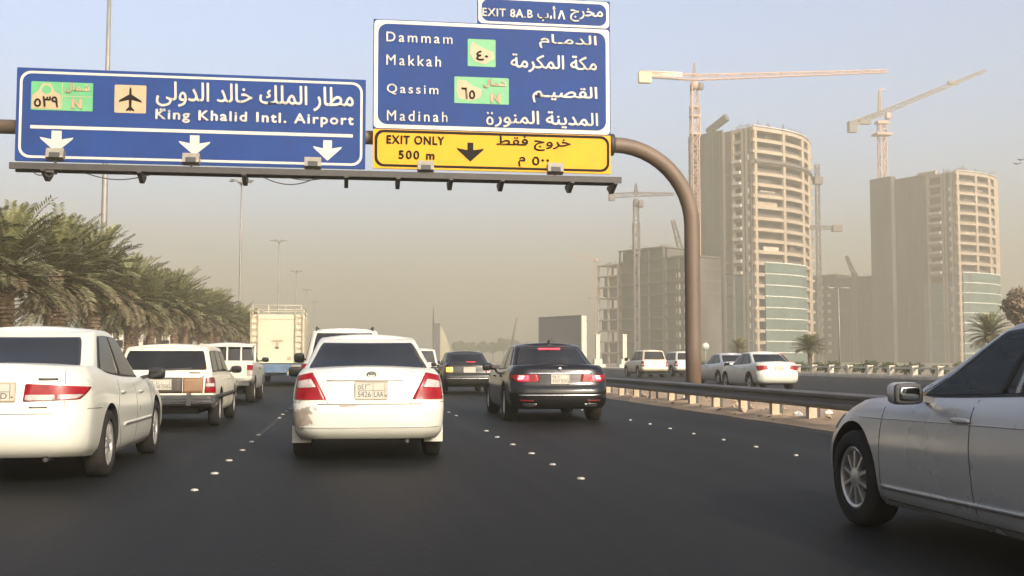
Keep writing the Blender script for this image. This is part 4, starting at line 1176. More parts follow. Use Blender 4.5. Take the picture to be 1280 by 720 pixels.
# SUV partly behind the scraped sedan
SUV = dict(L=4.9, W=1.90, paint='white', axles=(-1.40, 1.45), wheel=.38, tyrew=.25,
    top=[(-2.45, 1.13), (-1.5, 1.12), (0, 1.10), (1.0, 1.08), (1.3, 1.08), (1.9, 1.0), (2.45, .88)],
    bottom=[(-2.45, .42), (-1.9, .38), (-1.0, .32), (1.0, .32), (2.45, .34)],
    rear=[(0, .12), (.08, .04), (.2, .0), (.38, .0), (.45, .05), (.8, .07), (.95, .09), (1, .13)],
    rc=(.22, .20), bulge=(.06, .12), taper=(.03, .05),
    cabin=dict(base=(-2.30, 1.10, .82), roof=(-1.98, .35, .68), z=1.81, boxy=True, rear_u=1.2, rx=.16, ry=.14, br=.06, gq=(.12, .84), rq=(.12, .885)),
    windows=[(.03, .30), (.34, .63), (.66, .97)],
    tail=[([(.72, .72), (1.02, .72), (1.0, 1.07), (.76, 1.07)], 'redlens', [([(.75, .82), (.98, .82), (.97, .90), (.76, .90)], 'clearlens')])],
    plate=(0, .95, .33, .17, None), seams=[(-1.0, .62, -.85, 1.08), (.05, .36, .1, 1.08), (1.05, .36, 1.05, 1.05)], handles=[(-.7, .98), (.36, .96)],
    mirror=(.86, 1.20, .12, 'blackplastic', (.24, .12, .24)), wiper=True, head=[[(.46, .72), (.90, .74), (.90, .90), (.50, .88)]], grille=[(-.40, .66), (.40, .66), (.42, .86), (-.42, .86)])
car, sh = make_car(SUV, 'white SUV with dark roof rails half hidden behind the scraped white sedan', 'car', (-.02, 23.8 + 2.45, 0), 0, 'white_suv')
for sg in (-1, 1):
    b = MB(); b.tube([(sg * .60, -1.85, 1.76), (sg * .60, -1.80, 1.85), (sg * .60, .1, 1.86), (sg * .60, .2, 1.80)], .022, 8); b.build('roof_rail', M['blackplastic'], car)

# black executive saloon with its brake lights on
BMW = spec(SEDAN, L=5.07, W=1.90, paint='black', axles=(-1.44, 1.63), wheel=.35, tyrew=.255,
    top=[(-2.535, 1.03), (-2.3, 1.05), (-1.7, 1.05), (-1.0, .985), (0, .95), (.9, .95), (1.3, .95), (1.9, .88), (2.535, .70)],
    bottom=[(-2.535, .26), (-1.8, .24), (-1.0, .19), (1.0, .19), (1.8, .21), (2.535, .22)],
    cabin=dict(base=(-1.78, 1.15, .80), roof=(-.95, .15, .62), z=1.455, rear_u=1.28),
    tail=[([(.40, .755), (.82, .745), (1.06, .87), (.42, .885)], 'redlens', [([(.60, .775), (.80, .77), (.80, .865), (.60, .865)], 'redlit'), ([(.70, .80), (.80, .795), (.80, .82), (.70, .825)], 'hotlit'), ([(.68, .84), (.78, .84), (.78, .86), (.68, .86)], 'hotlit')]),
          ([(.52, .395), (.78, .40), (.78, .425), (.52, .42)], 'darkredlens', [])],
    plate=(0, .80, .33, .165, plate_txt('٩١٠٧', '9107', 'KTA')),
    panels=[('rear', [(-.62, .893), (.62, .893), (.62, .915), (-.62, .915)], 'chrome', 'boot_trim', dict(mirror=False, off=.012, na=24, nb=1)),
            ('rear', [(-.80, .50), (.80, .50), (.80, .515), (-.80, .515)], 'chrome', 'bumper_trim', dict(mirror=False, off=.006, na=24, nb=1)),
            ('rear', [(.46, .30), (.72, .30), (.72, .355), (.46, .355)], 'chrome', 'exhaust_tip', dict(off=.012, rd=.2, na=6, nb=2)),
            ('rear', [(.48, .31), (.70, .31), (.70, .345), (.48, .345)], 'underbody', 'exhaust_opening', dict(off=.016, rd=.2, na=6, nb=2))],
    seams=[(-1.15, .58, -.85, .95), (.02, .22, .08, .93), (1.15, .22, 1.1, .92)], handles=[(-.80, .84), (.35, .83)], mirror=(.85, 1.0, .08, 'black'), spokes=10, rimf=.70,
    head=[[(.48, .58), (.92, .60), (.94, .72), (.54, .70)]])
car, sh = make_car(BMW, 'black saloon with brake lights lit and a chrome strip across its boot', 'car', (3.97, 20.2 + 2.535, 0), R(-1.6), 'black_saloon')
b = MB(); p = sh.cab(1e-6, .84); b.box((0, p.y - .015, p.z - .005), (.42, .05, .03)); b.build('brake_light', M['redlit'], car)
p = sh.rear(.001, .985); b = MB(); b.lathe([(0, 0), (.038, 0), (.038, .012), (0, .012)], 16, 'x'); 
b.v = [(v[1], p.y - .008 + v[0] - .012, .985 + v[2]) for v in b.v]; b.build('round_emblem', M['chrome'], car)
b = MB(); b.sup((0, -1.05, 1.515), (.05, .16, .07), .8); b.build('roof_aerial', M['black'], car)

# dark older saloon ahead of it with its left indicator on
OLD = spec(SEDAN, L=4.75, W=1.74, paint='darkcar', axles=(-1.30, 1.38),
    top=[(-2.375, 1.03), (-2.1, 1.05), (-1.5, 1.03), (-1.0, .99), (0, .95), (.9, .94), (1.3, .94), (2.375, .76)],
    bottom=[(-2.375, .30), (-1.7, .27), (-1.0, .22), (1.0, .22), (2.375, .25)], rc=(.18, .16), bulge=(.04, .08), taper=(.02, .04),
    cabin=dict(base=(-1.75, 1.05, .76), roof=(-1.0, .15, .60), z=1.42, rear_u=1.25),
    tail=[([(.56, .72), (.90, .73), (.90, .93), (.56, .93)], 'darkredlens', [])],
    plate=(.0, .82, .40, .18, None),
    panels=[('rear', [(-.84, .52), (.84, .52), (.84, .54), (-.84, .54)], 'chrome', 'bumper_trim', dict(mirror=False, off=.01, na=20, nb=1))],
    handles=[(-.75, .82), (.30, .81)], spokes=8)
car, sh = make_car(OLD, 'dark grey older saloon ahead of the black one, left indicator glowing orange', 'car', (4.12, 37.6 + 2.375, 0), R(.6), 'old_saloon')
lamp = [c_ for c_ in kids(car) if c_.name.startswith('tail_light')][1]
rd_aspect[0] = .3
b = MB(); patch(b, bil([(.58, .75), (.80, .75), (.80, .90), (.58, .90)], lambda p_, z: sh.rear(-p_, z)), 6, 3, .013, .006, .15); b.build('lit_indicator', M['amberlit'], lamp)
b = MB(); p = sh.cab(1e-6, .18); b.box((.12, p.y - .02, p.z), (.30, .04, .05)); b.build('brake_light', M['redlit'], car)

# small white van further up the middle lane
car, sh = make_car(spec(SUV, L=4.3, W=1.70, paint='white', cabin=dict(z=1.62, w=.7, base=(-2.0, 1.0, .74), roof=(-1.75, .3, .62)), axles=(-1.25, 1.3), wheel=.33,
    top=[(-2.15, 1.0), (0, .98), (1.3, .97), (2.15, .80)], bottom=[(-2.15, .36), (-1, .28), (1, .28), (2.15, .3)], plate=(0, .85, .33, .16, None),
    tail=[([(.66, .65), (.92, .65), (.92, .95), (.68, .95)], 'redlens', [])], seams=[], handles=[], mirror=(.8, 1.05, .1, 'blackplastic')),
    'small white hatchback barely showing between the scraped sedan and the dark old saloon', 'car', (3.2, 48 + 2.15, 0), 0, 'white_hatchback')

# cars on the service road behind the guardrail
COR = spec(SEDAN, L=4.54, W=1.76, paint='white', axles=(-1.27, 1.33),
    top=[(-2.27, 1.04), (-2.05, 1.06), (-1.6, 1.06), (-1.0, 1.0), (0, .96), (.9, .95), (1.3, .95), (2.27, .72)],
    bottom=[(-2.27, .27), (-1.7, .24), (-1.0, .19), (1.0, .19), (2.27, .22)],
    cabin=dict(base=(-1.65, 1.15, .76), roof=(-.85, .15, .58), z=1.445),
    tail=[([(.46, .80), (.86, .74), (.94, .93), (.50, .95)], 'redlens', [])], plate=(0, .84, .33, .16, None),
    panels=[('rear', [(-.7, .62), (.7, .62), (.7, .63), (-.7, .63)], 'greypanel', 'boot_seam', dict(mirror=False, off=.001))])
car, sh = make_car(COR, 'white compact sedan behind the guardrail, rightmost car on the service road', 'car', (16.25, 40.6 + 2.27, 0), R(1.0), 'compact_sedan')
for (x0_, x1_) in ((.46, .80),):
    pass
make_car(spec(COR, paint='silver', W=1.78, handlemat='silver'), 'silver sedan between the gantry pole and the white compact sedan on the service road', 'car', (17.75, 48.6 + 2.27, 0), R(1.0), 'silver_sedan')
make_car(spec(COR, paint='redpaint', handlemat='redpaint', cabin=dict(z=1.50)), 'red car hidden but for its roof behind the white compact sedan', 'car', (21.6, 53.5 + 2.27, 0), R(1.0), 'red_car')
BIG = spec(SUV, paint='champagne', cabin=dict(z=1.78))
make_car(BIG, 'champagne SUV with a wide dark rear window, leftmost car on the service road', 'car', (19.95, 71 + 2.45, 0), R(1.0), 'champagne_suv')
make_car(spec(SUV, W=1.85, paint='white', cabin=dict(z=1.72), mirror=(.86, 1.15, .1, 'white')), 'white SUV just left of the gantry pole on the service road', 'car', (23.4, 75 + 2.45, 0), R(1.0), 'white_suv')

# silver-white sedan alongside on the right
HON = spec(SEDAN, seethrough=True, L=4.72, W=1.845, fc=(.60, .66), bulge=(.10, .20), paint='dustysilver', glass='seeglass', axles=(-1.35, 1.45), wheel=.33, tyrew=.225,
    top=[(-2.465, 1.02), (-2.2, 1.05), (-1.6, 1.04), (-1.0, .98), (0, .93), (.9, .905), (1.3, .885), (1.85, .79), (2.15, .71), (2.36, .60)],
    cabin=dict(base=(-1.75, 1.13, .80), roof=(-.90, .02, .60), z=1.385, gq=(.10, .83), arch=.03), windows=[(.10, .505), (.545, .965)],
    seams=[(-1.05, .60, -.80, 1.0), (-.12, .24, -.05, .92), (1.02, .24, 1.0, .93), (-.70, .235, .98, .235)],
    handles=[(-.80, .83), (.03, .80)], mirror=(.45, .945, .10, 'dustysilver', (.20, .13, .14)), mirrorglass=True, spokes=10, rimf=.66, nside=44,
    tail=[([(.50, .76), (.95, .74), (1.05, .95), (.55, .97)], 'redlens', [])], plate=(0, .86, .33, .16, None),
    head=[[(.46, .60), (1.15, .66), (1.12, .77), (.54, .73)]],
    panels=[('side', [(-.95, .33), (1.0, .31), (1.0, .335), (-.95, .355)], 'dustysilver', 'sill_moulding', dict(off=.014, na=24, nb=1)),
            ('side', [(-1.9, .805), (1.35, .755), (1.35, .761), (-1.9, .811)], 'dustysilver', 'shoulder_crease', dict(off=.006, na=24, nb=1))])
car, sh = make_car(HON, 'large silver white sedan filling the right edge of the photo', 'car', (4.42, 7.48 - 1.45, 0), R(0.0), 'silver_white_sedan')

b = MB(); b.box((0, -.28, .915), (1.42, 2.5, .02)); b.build('cabin_floor', M['underbody'], car)
for (sx, sy) in ((-.38, .02), (.38, .02)):
    b = MB(); b.sup((sx, sy - .12, .98), (.50, .16, .34), .5); o_ = b.build('front_seat', M['seatcloth'], car)
    b = MB(); b.sup((sx, sy - .16, 1.22), (.27, .11, .17), .55); b.bar((sx, sy - .15, 1.1), (sx, sy - .15, 1.2), .03); b.build('headrest', M['seatcloth'], o_)
b = MB(); b.sup((0, -1.02, .98), (1.25, .2, .30), .4); o_ = b.build('rear_seat', M['seatcloth'], car)
for sx in (-.36, .36): b = MB(); b.sup((sx, -1.04, 1.17), (.26, .10, .14), .55); b.build('headrest', M['seatcloth'], o_)
b = MB(); b.tube([(-.38 + .18 * math.cos(k * .3307), .52 - .05 * math.sin(k * .3307), 1.0 + .16 * math.sin(k * .3307)) for k in range(20)], .015, 6); b.build('steering_wheel', M['blackplastic'], car)
b = MB(); b.sup((0, .80, .93), (1.35, .5, .14), .4); b.build('dashboard', M['blackplastic'], car)

# cream tank truck in the far left lane
tr = thing('tank_truck', 'cream box bodied truck with rear ladders and a blue underside far ahead on the left', 'truck', (-3.05, 51.6, 0))
def roundbox(b, x0, x1, y0, y1, z0, z1, r, m=0):
    P = rrect(x0, x1, z0, z1, r, 5); o = len(b.v); n = len(P)
    secs = [(y0, .93), (y0 + .06, .985), (y0 + .14, 1.0), (y1 - .14, 1.0), (y1, .95)]
    cx_, cz_ = (x0 + x1) / 2, (z0 + z1) / 2
    for y_, k in secs: b.v += [(cx_ + (p[0] - cx_) * (1 - (1 - k) * .6), y_, cz_ + (p[1] - cz_) * (1 - (1 - k) * .6)) for p in P]
    for i in range(len(secs) - 1):
        for j in range(n): b.face((o + i * n + j, o + i * n + (j + 1) % n, o + (i + 1) * n + (j + 1) % n, o + (i + 1) * n + j), m, True)
    b.face([o + j for j in range(n)], m); b.face([o + (len(secs) - 1) * n + j for j in range(n)][::-1], m)
b = MB(); roundbox(b, -1.2, 1.2, 0, 7.2, .98, 3.22, .16); b.build('tank_body', M['truckcream'], tr, sharp=40)
b = MB(); b.box((0, -.015, 3.02), (1.9, .03, .05)); b.build('rear_trim', M['truckcream'], tr)
b = MB(); b.box((0, -.02, 1.06), (2.2, .05, .10)); b.build('rear_sill', M['truckcream'], tr)
b = MB(); b.box((.0, -.03, 2.03), (.50, .05, .05)); b.box((.0, -.03, 1.86), (.08, .05, .34)); b.lathe([(0, -.05), (.08, -.05), (.08, 0)], 12, 'z', (0, -.03, 1.75)); b.build('rear_valve', M['truckdark'], tr)
b = MB(); b.box((.52, -.02, 1.22), (.18, .04, .16)); b.build('rear_box', M['truckdark'], tr)
for sx in (-1.02, .96):
    b = MB()
    for k in (-.16, .16): b.bar((sx + k, -.12, 1.05), (sx + k, -.12, 3.5), .04)
    for i in range(8): b.bar((sx - .16, -.12, 1.15 + .28 * i), (sx + .16, -.12, 1.15 + .28 * i), .03)
    for z in (1.3, 3.0):
        for k in (-.16, .16): b.bar((sx + k, -.12, z), (sx + k, .03, z), .03)
    b.build('ladder', M['truckdark'], tr)
b = MB()
for z in (3.42, 3.62): b.tube([(-1.1, .0, z), (1.05, .0, z), (1.05, 7.0, z), (-1.1, 7.0, z), (-1.1, 0, z)], .018, 6)
for (x_, y_) in ((-1.1, 0), (-.4, 0), (.35, 0), (1.05, 0), (1.05, 3.5), (1.05, 7), (-1.1, 3.5), (-1.1, 7)): b.bar((x_, y_, 3.2), (x_, y_, 3.64), .03)
b.build('top_railing', M['truckcream'], tr)
b = MB(); b.box((0, 3.4, .74), (1.0, 8.2, .30)); b.box((0, -.10, .80), (2.3, .16, .34)); b.box((0, -.12, .52), (2.3, .14, .12)); b.build('chassis', M['bluechassis'], tr)
for sx in (-.78, -.12, .62):
    b = MB(); b.box((sx, -.19, .58), (.34, .02, .13)); b.build('yellow_panel', M['yellowplate'], tr)
for sx in (-.85, .85):
    b = MB(); b.box((sx, -.19, .86), (.38, .02, .10)); b.build('tail_light', M['stone'], tr)
b = MB(); b.sup((0, 9.2, 1.65), (2.3, 1.9, 2.0), .25); b.build('driver_cab', M['truckcream'], tr)
tm, rm = wheel_meshes(.5, .28, 8, .30, M['steelrim'], 'truck')
for y_ in (.9, 2.1, 8.9):
    for sg in (-1, 1):
        w = link('wheel', None, tr); w.location = (sg * 1.0, y_, .5); w.rotation_euler = (0, 0, 0 if sg > 0 else math.pi)
        link('tyre', tm, w); link('rim', rm, w)
b = MB()
for sx in (-1.3, 1.3): b.sup((sx, 9.7, 2.0), (.22, .12, .42), .4)
b.build('wing_mirror', M['blackplastic'], tr)

# ================================================================== BUILDINGS UNDER CONSTRUCTION
def project(P):
    v = Vector(P) - _C; d = v.dot(_F)
    return 640 + FPX * v.dot(_Rt) / d, 360 - FPX * v.dot(_U) / d
def solve_len(C0, dirv, px):
    lo, hi = 0.0, 200.0
    s0 = 1 if project(C0 + dirv * 5)[0] > project(C0)[0] else -1
    for _ in range(50):
        mid = (lo + hi) / 2
        if (project(C0 + dirv * mid)[0] - px) * s0 < 0: lo = mid
        else: hi = mid
    return lo

def tower(name, label, cpx, cpy_top, Y, phi, px_right, px_left, curve, fh, net_from, strip, glaze, open_left=False, rough_seed=1):
    """local x runs along the sunlit front, local y along the shaded flank; origin at the corner between them"""
    rr = random.Random(rough_seed)
    C0 = at(cpx, 300, Y); C0.z = 0; H = at(cpx, cpy_top, Y).z
    ex, ey = Vector((math.cos(phi), math.sin(phi), 0)), Vector((-math.sin(phi), math.cos(phi), 0))
    wr = solve_len(C0, ex, px_right)
    for _ in range(12): wr = solve_len(C0 + ey * curve, ex, px_right)
    wl = solve_len(C0, ey, px_left)
    t = thing(name, label, 'tower block', C0, phi)
    def arc(k):                                   # front line: flat, then curving away at its far end
        x = wr * k; return (x, curve * (max(0, k - .25) / .75) ** 2.2 - curve * .18 * math.sin(math.pi * k))
    ks = [0, .12, .25, .37, .5, .62, .72, .82, .90, .96, 1.0]
    front = [arc(k) for k in ks]
    plan = front + [(wr, wl * .9), (wr * .8, wl), (0, wl)]
    n = int(H / fh); fh = H / n
    b = MB(); b.prism(plan, -.95, .15); sm = b.mesh('floor_slab', [M['tower']])
    for i in range(1, n + 1):
        o = link('floor_slab', sm, t); o.location = (0, 0, i * fh - .15)
    # columns of the front and of the flank's first bays
    cb = MB(); cb.box((0, 0, H / 2), (1.25, .95, H)); cm = cb.mesh('column', [M['tower']])
    for k in (0.02, .34, .64, .84, .93, .99):
        x, y = arc(k); o = link('column', cm, t); o.location = (x + (.35 if k < .1 else 0), y + .42, 0)
        if k > .9: o.scale = (.8, .8, 1)
    for f in strip['cols']:
        o = link('column', cm, t); o.location = (.42, wl * f, 0)
    # core set back behind the open floors
    ins = 3.2
    core = [(ins, ins * .9 + .6)] + [(x * .96, y + ins) for x, y in front[2:-2]] + [(wr * .93, wl * .85), (wr * .7, wl - 1.5), (1.6, wl - 1.5), (1.6, wl * strip['to']), (ins, wl * strip['to'] - .5)]
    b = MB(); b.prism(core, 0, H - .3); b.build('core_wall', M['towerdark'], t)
    # low parapet walls inside the open floors
    for i in range(n):
        if rr.random() < .75:
            b = MB()
            k0 = rr.choice((.05, .05, .36)); k1 = rr.choice((.6, .82))
            pts = [arc(k0 + (k1 - k0) * j / 6) for j in range(7)]
            for j in range(6): b.bar((pts[j][0], pts[j][1] + 1.0, i * fh + .55), (pts[j + 1][0], pts[j + 1][1] + 1.0, i * fh + .55), .25, 1.1)
            b.build('parapet', M['towerdark'], t)
    for i in range(n):
        for (k0, k1) in ((.05, .31), (.37, .61), (.67, .82)):
            if i < glaze['n'] and k0 < glaze['k'][1] - .1 and k1 > glaze['k'][0] + .1: continue
            if rr.random() > .42: continue
            a_ = rr.uniform(k0, (k0 + k1) / 2); c_ = rr.uniform((k0 + k1) / 2, k1); hh = rr.choice((.9, 1.4, fh - 1.3)); 
            (xa, ya), (xb, yb) = arc(a_), arc(c_)
            b = MB(); b.bar((xa, ya + 1.5, i * fh + .15 + hh / 2), (xb, yb + 1.5, i * fh + .15 + hh / 2), .2, hh); b.build('infill_wall', M[rr.choice(('towerdark', 'concrete', 'towernet', 'tower'))], t)
    # netted flank
    b = MB(); y0 = wl * net_from
    b.box((-.10, (y0 + wl) / 2, H / 2 + .4), (.5, wl - y0, H + .8))
    for i in range(1, n): b.box((-.40, (y0 + wl) / 2, i * fh), (.12, wl - y0, .34), m=1)
    for i in range(5): b.box((-.39, y0 + (wl - y0) * (.08 + .21 * i), H / 2), (.10, .5, H), m=1)
    b.build('netting', [M['towernet'], M['towerdark']], t)
    # flank infill near the corner with pale slabs in its open strip
    a0, a1 = strip['open']
    for i in range(n):
        z = i * fh
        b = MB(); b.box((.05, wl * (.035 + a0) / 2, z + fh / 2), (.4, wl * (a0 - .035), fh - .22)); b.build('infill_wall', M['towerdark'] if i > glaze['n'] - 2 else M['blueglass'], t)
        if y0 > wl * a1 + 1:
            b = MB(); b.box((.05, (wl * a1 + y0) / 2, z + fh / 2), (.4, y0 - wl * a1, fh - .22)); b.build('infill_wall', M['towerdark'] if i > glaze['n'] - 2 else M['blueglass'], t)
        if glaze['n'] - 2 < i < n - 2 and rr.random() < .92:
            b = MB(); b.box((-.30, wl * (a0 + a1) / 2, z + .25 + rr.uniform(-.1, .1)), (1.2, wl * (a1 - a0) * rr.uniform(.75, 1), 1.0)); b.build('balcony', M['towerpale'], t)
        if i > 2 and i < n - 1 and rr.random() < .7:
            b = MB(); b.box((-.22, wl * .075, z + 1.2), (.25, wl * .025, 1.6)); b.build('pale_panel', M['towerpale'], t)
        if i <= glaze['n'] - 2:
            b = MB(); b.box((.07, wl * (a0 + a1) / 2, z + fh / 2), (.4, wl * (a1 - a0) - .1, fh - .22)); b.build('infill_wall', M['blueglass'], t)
    # green curtain wall on the lower floors of the front
    g0, g1 = glaze['k']
    for i in range(glaze['n']):
        b = MB(); K = 8
        for j in range(K):
            k0, k1 = g0 + (g1 - g0) * j / K, g0 + (g1 - g0) * (j + 1) / K
            (xa, ya), (xb, yb) = arc(k0), arc(k1)
            b.add([(xa, ya - .40, i * fh + .02), (xb, yb - .40, i * fh + .02), (xb, yb - .40, (i + 1) * fh - .28), (xa, ya - .40, (i + 1) * fh - .28),
                   (xa, ya - .20, i * fh + .02), (xb, yb - .20, i * fh + .02), (xb, yb - .20, (i + 1) * fh - .28), (xa, ya - .20, (i + 1) * fh - .28)],
                  [(0, 1, 2, 3), (5, 4, 7, 6), (4, 5, 1, 0), (3, 2, 6, 7), (4, 0, 3, 7), (1, 5, 6, 2)], 0)
        gl = b.build('glazing', M['greenglass'], t)
        b = MB()
        for j in range(K):
            k0, k1 = g0 + (g1 - g0) * j / K, g0 + (g1 - g0) * (j + 1) / K
            (xa, ya), (xb, yb) = arc(k0), arc(k1)
            b.bar((xa, ya - .34, (i + 1) * fh - .15), (xb, yb - .34, (i + 1) * fh - .15), .26, .26)
        if glaze.get('slots'):
            for j in range(1):
                x, y = arc(g0 + .10); b.box((x, y - .43, i * fh + fh * .45), (1.2, .06, 1.5), m=1)
        b.build('mullion', [M['mullion'], M['towerdark']], gl)
    # roof: parapet band, formwork posts
    b = MB()
    for j in range(len(front) - 1): b.bar((front[j][0], front[j][1] + .15, H + .45), (front[j + 1][0], front[j + 1][1] + .15, H + .45), .9, .3)
    b.build('roof_parapet', M['towerpale'], t)
    b = MB()
    for i in range(70):
        k = rr.random(); x, y = arc(k); y += rr.uniform(.3, 9); h = rr.uniform(.8, 3.2)
        b.bar((x, y, H), (x + rr.uniform(-.2, .2), y, H + h), .14)
        if rr.random() < .4: b.bar((x - 1.2, y, H + h * .8), (x + 1.2, y, H + h * .8 + rr.uniform(-.3, .3)), .12)
    for i in range(14):
        y = wl * rr.random(); b.bar((rr.uniform(.3, 4), y, H), (rr.uniform(.3, 4), y, H + rr.uniform(.5, 1.6)), .16)
    b.build('formwork', M['cranegrey'], t)
    return t, C0, ex, ey, wr, wl, H, fh, arc

PHI = R(30)
t1, C1, ex, ey, wr, wl, H1, fh1, arc1 = tower('unfinished_tower', 'taller unfinished concrete tower nearer the gantry pole, green glazing low on its lit front', 943, 158, 350, PHI,
    1017, 864, 9.0, 3.7, .46, dict(open=(.17, .30), cols=(.10, .16, .31, .44), to=.46), dict(k=(.10, .66), n=9), rough_seed=4)
# work platform and hoist on its far side
b = MB(); x, y = arc1(1.0)
b.box((wr + 1.6, y + 2.0, H1 - 3.1 * fh1), (4.4, 5, 1.0)); [b.bar((arc1(k / 10)[0], arc1(k / 10)[1] - .75, H1 - 3.05 * fh1), (arc1(k / 10 + .1)[0], arc1(k / 10 + .1)[1] - .75, H1 - 3.05 * fh1), .5, .9) for k in range(10)]; b.build('work_platform', M['cranegrey'], t1)
for i in range(int(H1 / fh1) - 1):
    b = MB(); x, y = arc1(1.0); b.box((wr + .8, y + 1.6, i * fh1 + fh1 * .9), (1.8, 3.0, .9)); b.build('balcony', M['tower'], t1)
b = MB(); b.box((2.0, wl * .60, H1 + 3.6), (1.6, 9.5, 2.2), rot=Matrix.Rotation(R(-24), 3, 'X')); b.bar((2.0, wl * .62, H1), (2.0, wl * .62, H1 + 2.6), .6); b.build('concrete_boom', M['cranegrey'], t1)

t2, C2, ex2, ey2, wr2, wl2, H2, fh2, arc2 = tower('unfinished_tower', 'unfinished tower nearer the right edge with a wide netted flank and glazed lower front', 1197, 214, 400, R(22),
    1253, 1097, 5.0, 3.9, .40, dict(open=(.17, .33), cols=(.06, .13, .165, .335), to=.40), dict(k=(.06, .97), n=9, slots=True), rough_seed=9)
b = MB(); b.box((-1.2, wl2 * .86, H2 / 2 + 1), (3.0, wl2 * .27, H2 + 2)); b.build('stair_core', M['towernet'], t2)
b = MB(); b.box((.4, wl2 * .34, H2 + .9), (1.2, wl2 * .22, 1.5)); b.build('roof_hoarding', M['tower'], t2)

def low_block(name, label, cpx, Y, phi, parts, seed):
    """parts: (px_from, px_to, py_top, style)"""
    rr = random.Random(seed)
    C0 = at(cpx, 300, Y); C0.z = 0; ey = Vector((-math.sin(phi), math.cos(phi), 0))
    t = thing(name, label, 'building', C0, phi)
    for (p0, p1, top, style) in parts:
        y0, y1 = solve_len(C0, ey, p0), solve_len(C0, ey, p1)
        H = at((p0 + p1) / 2, top, (C0 + ey * (y0 + y1) / 2).y).z
        n = max(2, round(H / 3.9)); fh = H / n; D = 14
        for i in range(1, n + 1):
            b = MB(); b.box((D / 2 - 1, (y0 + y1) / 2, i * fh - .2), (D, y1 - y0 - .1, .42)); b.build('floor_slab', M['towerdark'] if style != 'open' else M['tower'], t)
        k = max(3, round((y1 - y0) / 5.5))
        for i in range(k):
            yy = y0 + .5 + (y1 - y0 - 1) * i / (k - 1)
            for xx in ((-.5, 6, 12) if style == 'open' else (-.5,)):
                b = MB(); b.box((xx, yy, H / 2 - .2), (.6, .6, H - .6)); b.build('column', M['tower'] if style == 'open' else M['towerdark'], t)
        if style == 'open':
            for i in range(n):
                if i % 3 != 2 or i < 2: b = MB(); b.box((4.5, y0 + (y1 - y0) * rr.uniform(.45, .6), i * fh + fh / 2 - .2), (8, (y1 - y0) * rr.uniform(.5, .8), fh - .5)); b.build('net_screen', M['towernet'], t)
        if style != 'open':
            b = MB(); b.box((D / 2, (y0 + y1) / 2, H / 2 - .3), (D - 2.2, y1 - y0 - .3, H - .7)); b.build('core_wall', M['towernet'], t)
            for i in range(n):
                if style == 'slots' and 0 < i < n - 1:
                    for f in (.22, .5):
                        b = MB(); b.box((-.55, y0 + (y1 - y0) * f, i * fh + 1.5), (.3, 1.6, 1.5)); b.build('pale_panel', M['towerpale'], t)
        b = MB()
        for i in range(int((y1 - y0) / 1.3)):
            yy = y0 + (y1 - y0) * rr.random(); b.bar((rr.uniform(0, 6), yy, H), (rr.uniform(0, 6), yy, H + rr.uniform(.3, 1.5)), .14)
        b.build('formwork', M['cranegrey'], t)
    return t
lb = low_block('unfinished_building', 'low dark unfinished concrete building left of the gantry pole with an open framed end', 872, 335, PHI,
          [(868, 833, 320, 'slots'), (833, 776, 311, 'dark'), (776, 749, 331, 'open')], 5)
lb2 = low_block('unfinished_building', 'low dark unfinished building in the gap between the two towers', 1104, 470, PHI, [(1102, 1046, 346, 'dark'), (1046, 1014, 344, 'slots')], 8)

# ------------------------------------------------------------------ cranes
def lattice(b, p0, p1, w, seg, th=.22, w1=None, m=0):
    p0, p1 = Vector(p0), Vector(p1); d = (p1 - p0)
    q = d.to_track_quat('Z', 'Y').to_matrix(); w1 = w if w1 is None else w1
    def corner(k, i):
        ww = (w + (w1 - w) * k) / 2; s_ = ((-1, -1), (1, -1), (1, 1), (-1, 1))[i]
        return p0 + d * k + q @ Vector((s_[0] * ww, s_[1] * ww, 0))
    n = max(2, int(d.length / seg))
    for i in range(4): b.bar(corner(0, i), corner(1, i), th, m=m)
    for k in range(n):
        for i in range(4):
            j = (i + 1) % 4
            a, c = (corner(k / n, i), corner((k + 1) / n, j)) if k % 2 == 0 else (corner(k / n, j), corner((k + 1) / n, i))
            b.bar(a, c, th * .7, m=m); b.bar(corner(k / n, i), corner(k / n, j), th * .6, m=m)
def crane_flat(name, label, mast_px, py_jib, Y, left_px, right_px, m, w=2.2, tip_dz=0.0, weight='craneyellow', tilt_y=0.0, cpl=None, solid=False):
    P = at(mast_px, py_jib, Y); t = thing(name, label, 'tower crane', (P.x, P.y, 0)); H = P.z
    b = MB(); lattice(b, (0, 0, 0), (0, 0, H - 3), w, 2.6, .24); b.build('mast', m, t)
    b = MB(); b.lathe([(0, 0), (w * .75, 0), (w * .75, 1.6), (w * .5, 2.6), (0, 2.6)], 10, c=(0, 0, H - 4)); b.build('slewing_ring', m, t)
    b = MB()
    for z, k in ((H - 13, 1.35), (H - 10, 1.2), (H - 19, 1.3)): b.box((0, 0, z), (w * k, w * k, .5))
    for sx in (-1, 1):
        for sy in (-1, 1): b.bar((sx * w * .62, sy * w * .62, H - 20), (sx * w * .62, sy * w * .62, H - 9), .25)
    b.build('climbing_frame', m, t)
    xl = at(left_px, py_jib, Y).x - P.x; xr = at(right_px, py_jib, Y).x - P.x
    b = MB(); b.sup((w * .8, -1, H - 3.2), (1.8, 2.0, 2.4), .4); b.build('crane_cab', M['cranegrey'], t)
    return t, P, H, xl, xr
t, P, H, xl, xr = crane_flat('tower_crane', 'big orange flat topped tower crane beside the taller tower, jib reaching far right', 868, 97, 353, 798, 1110, M['craneorange'])
b = MB(); lattice(b, (0, 0, H), at(1110, 89, 353) - Vector((P.x, P.y, 0)), 1.7, 2.6, .24, .8); b.build('jib', M['craneorange'], t)
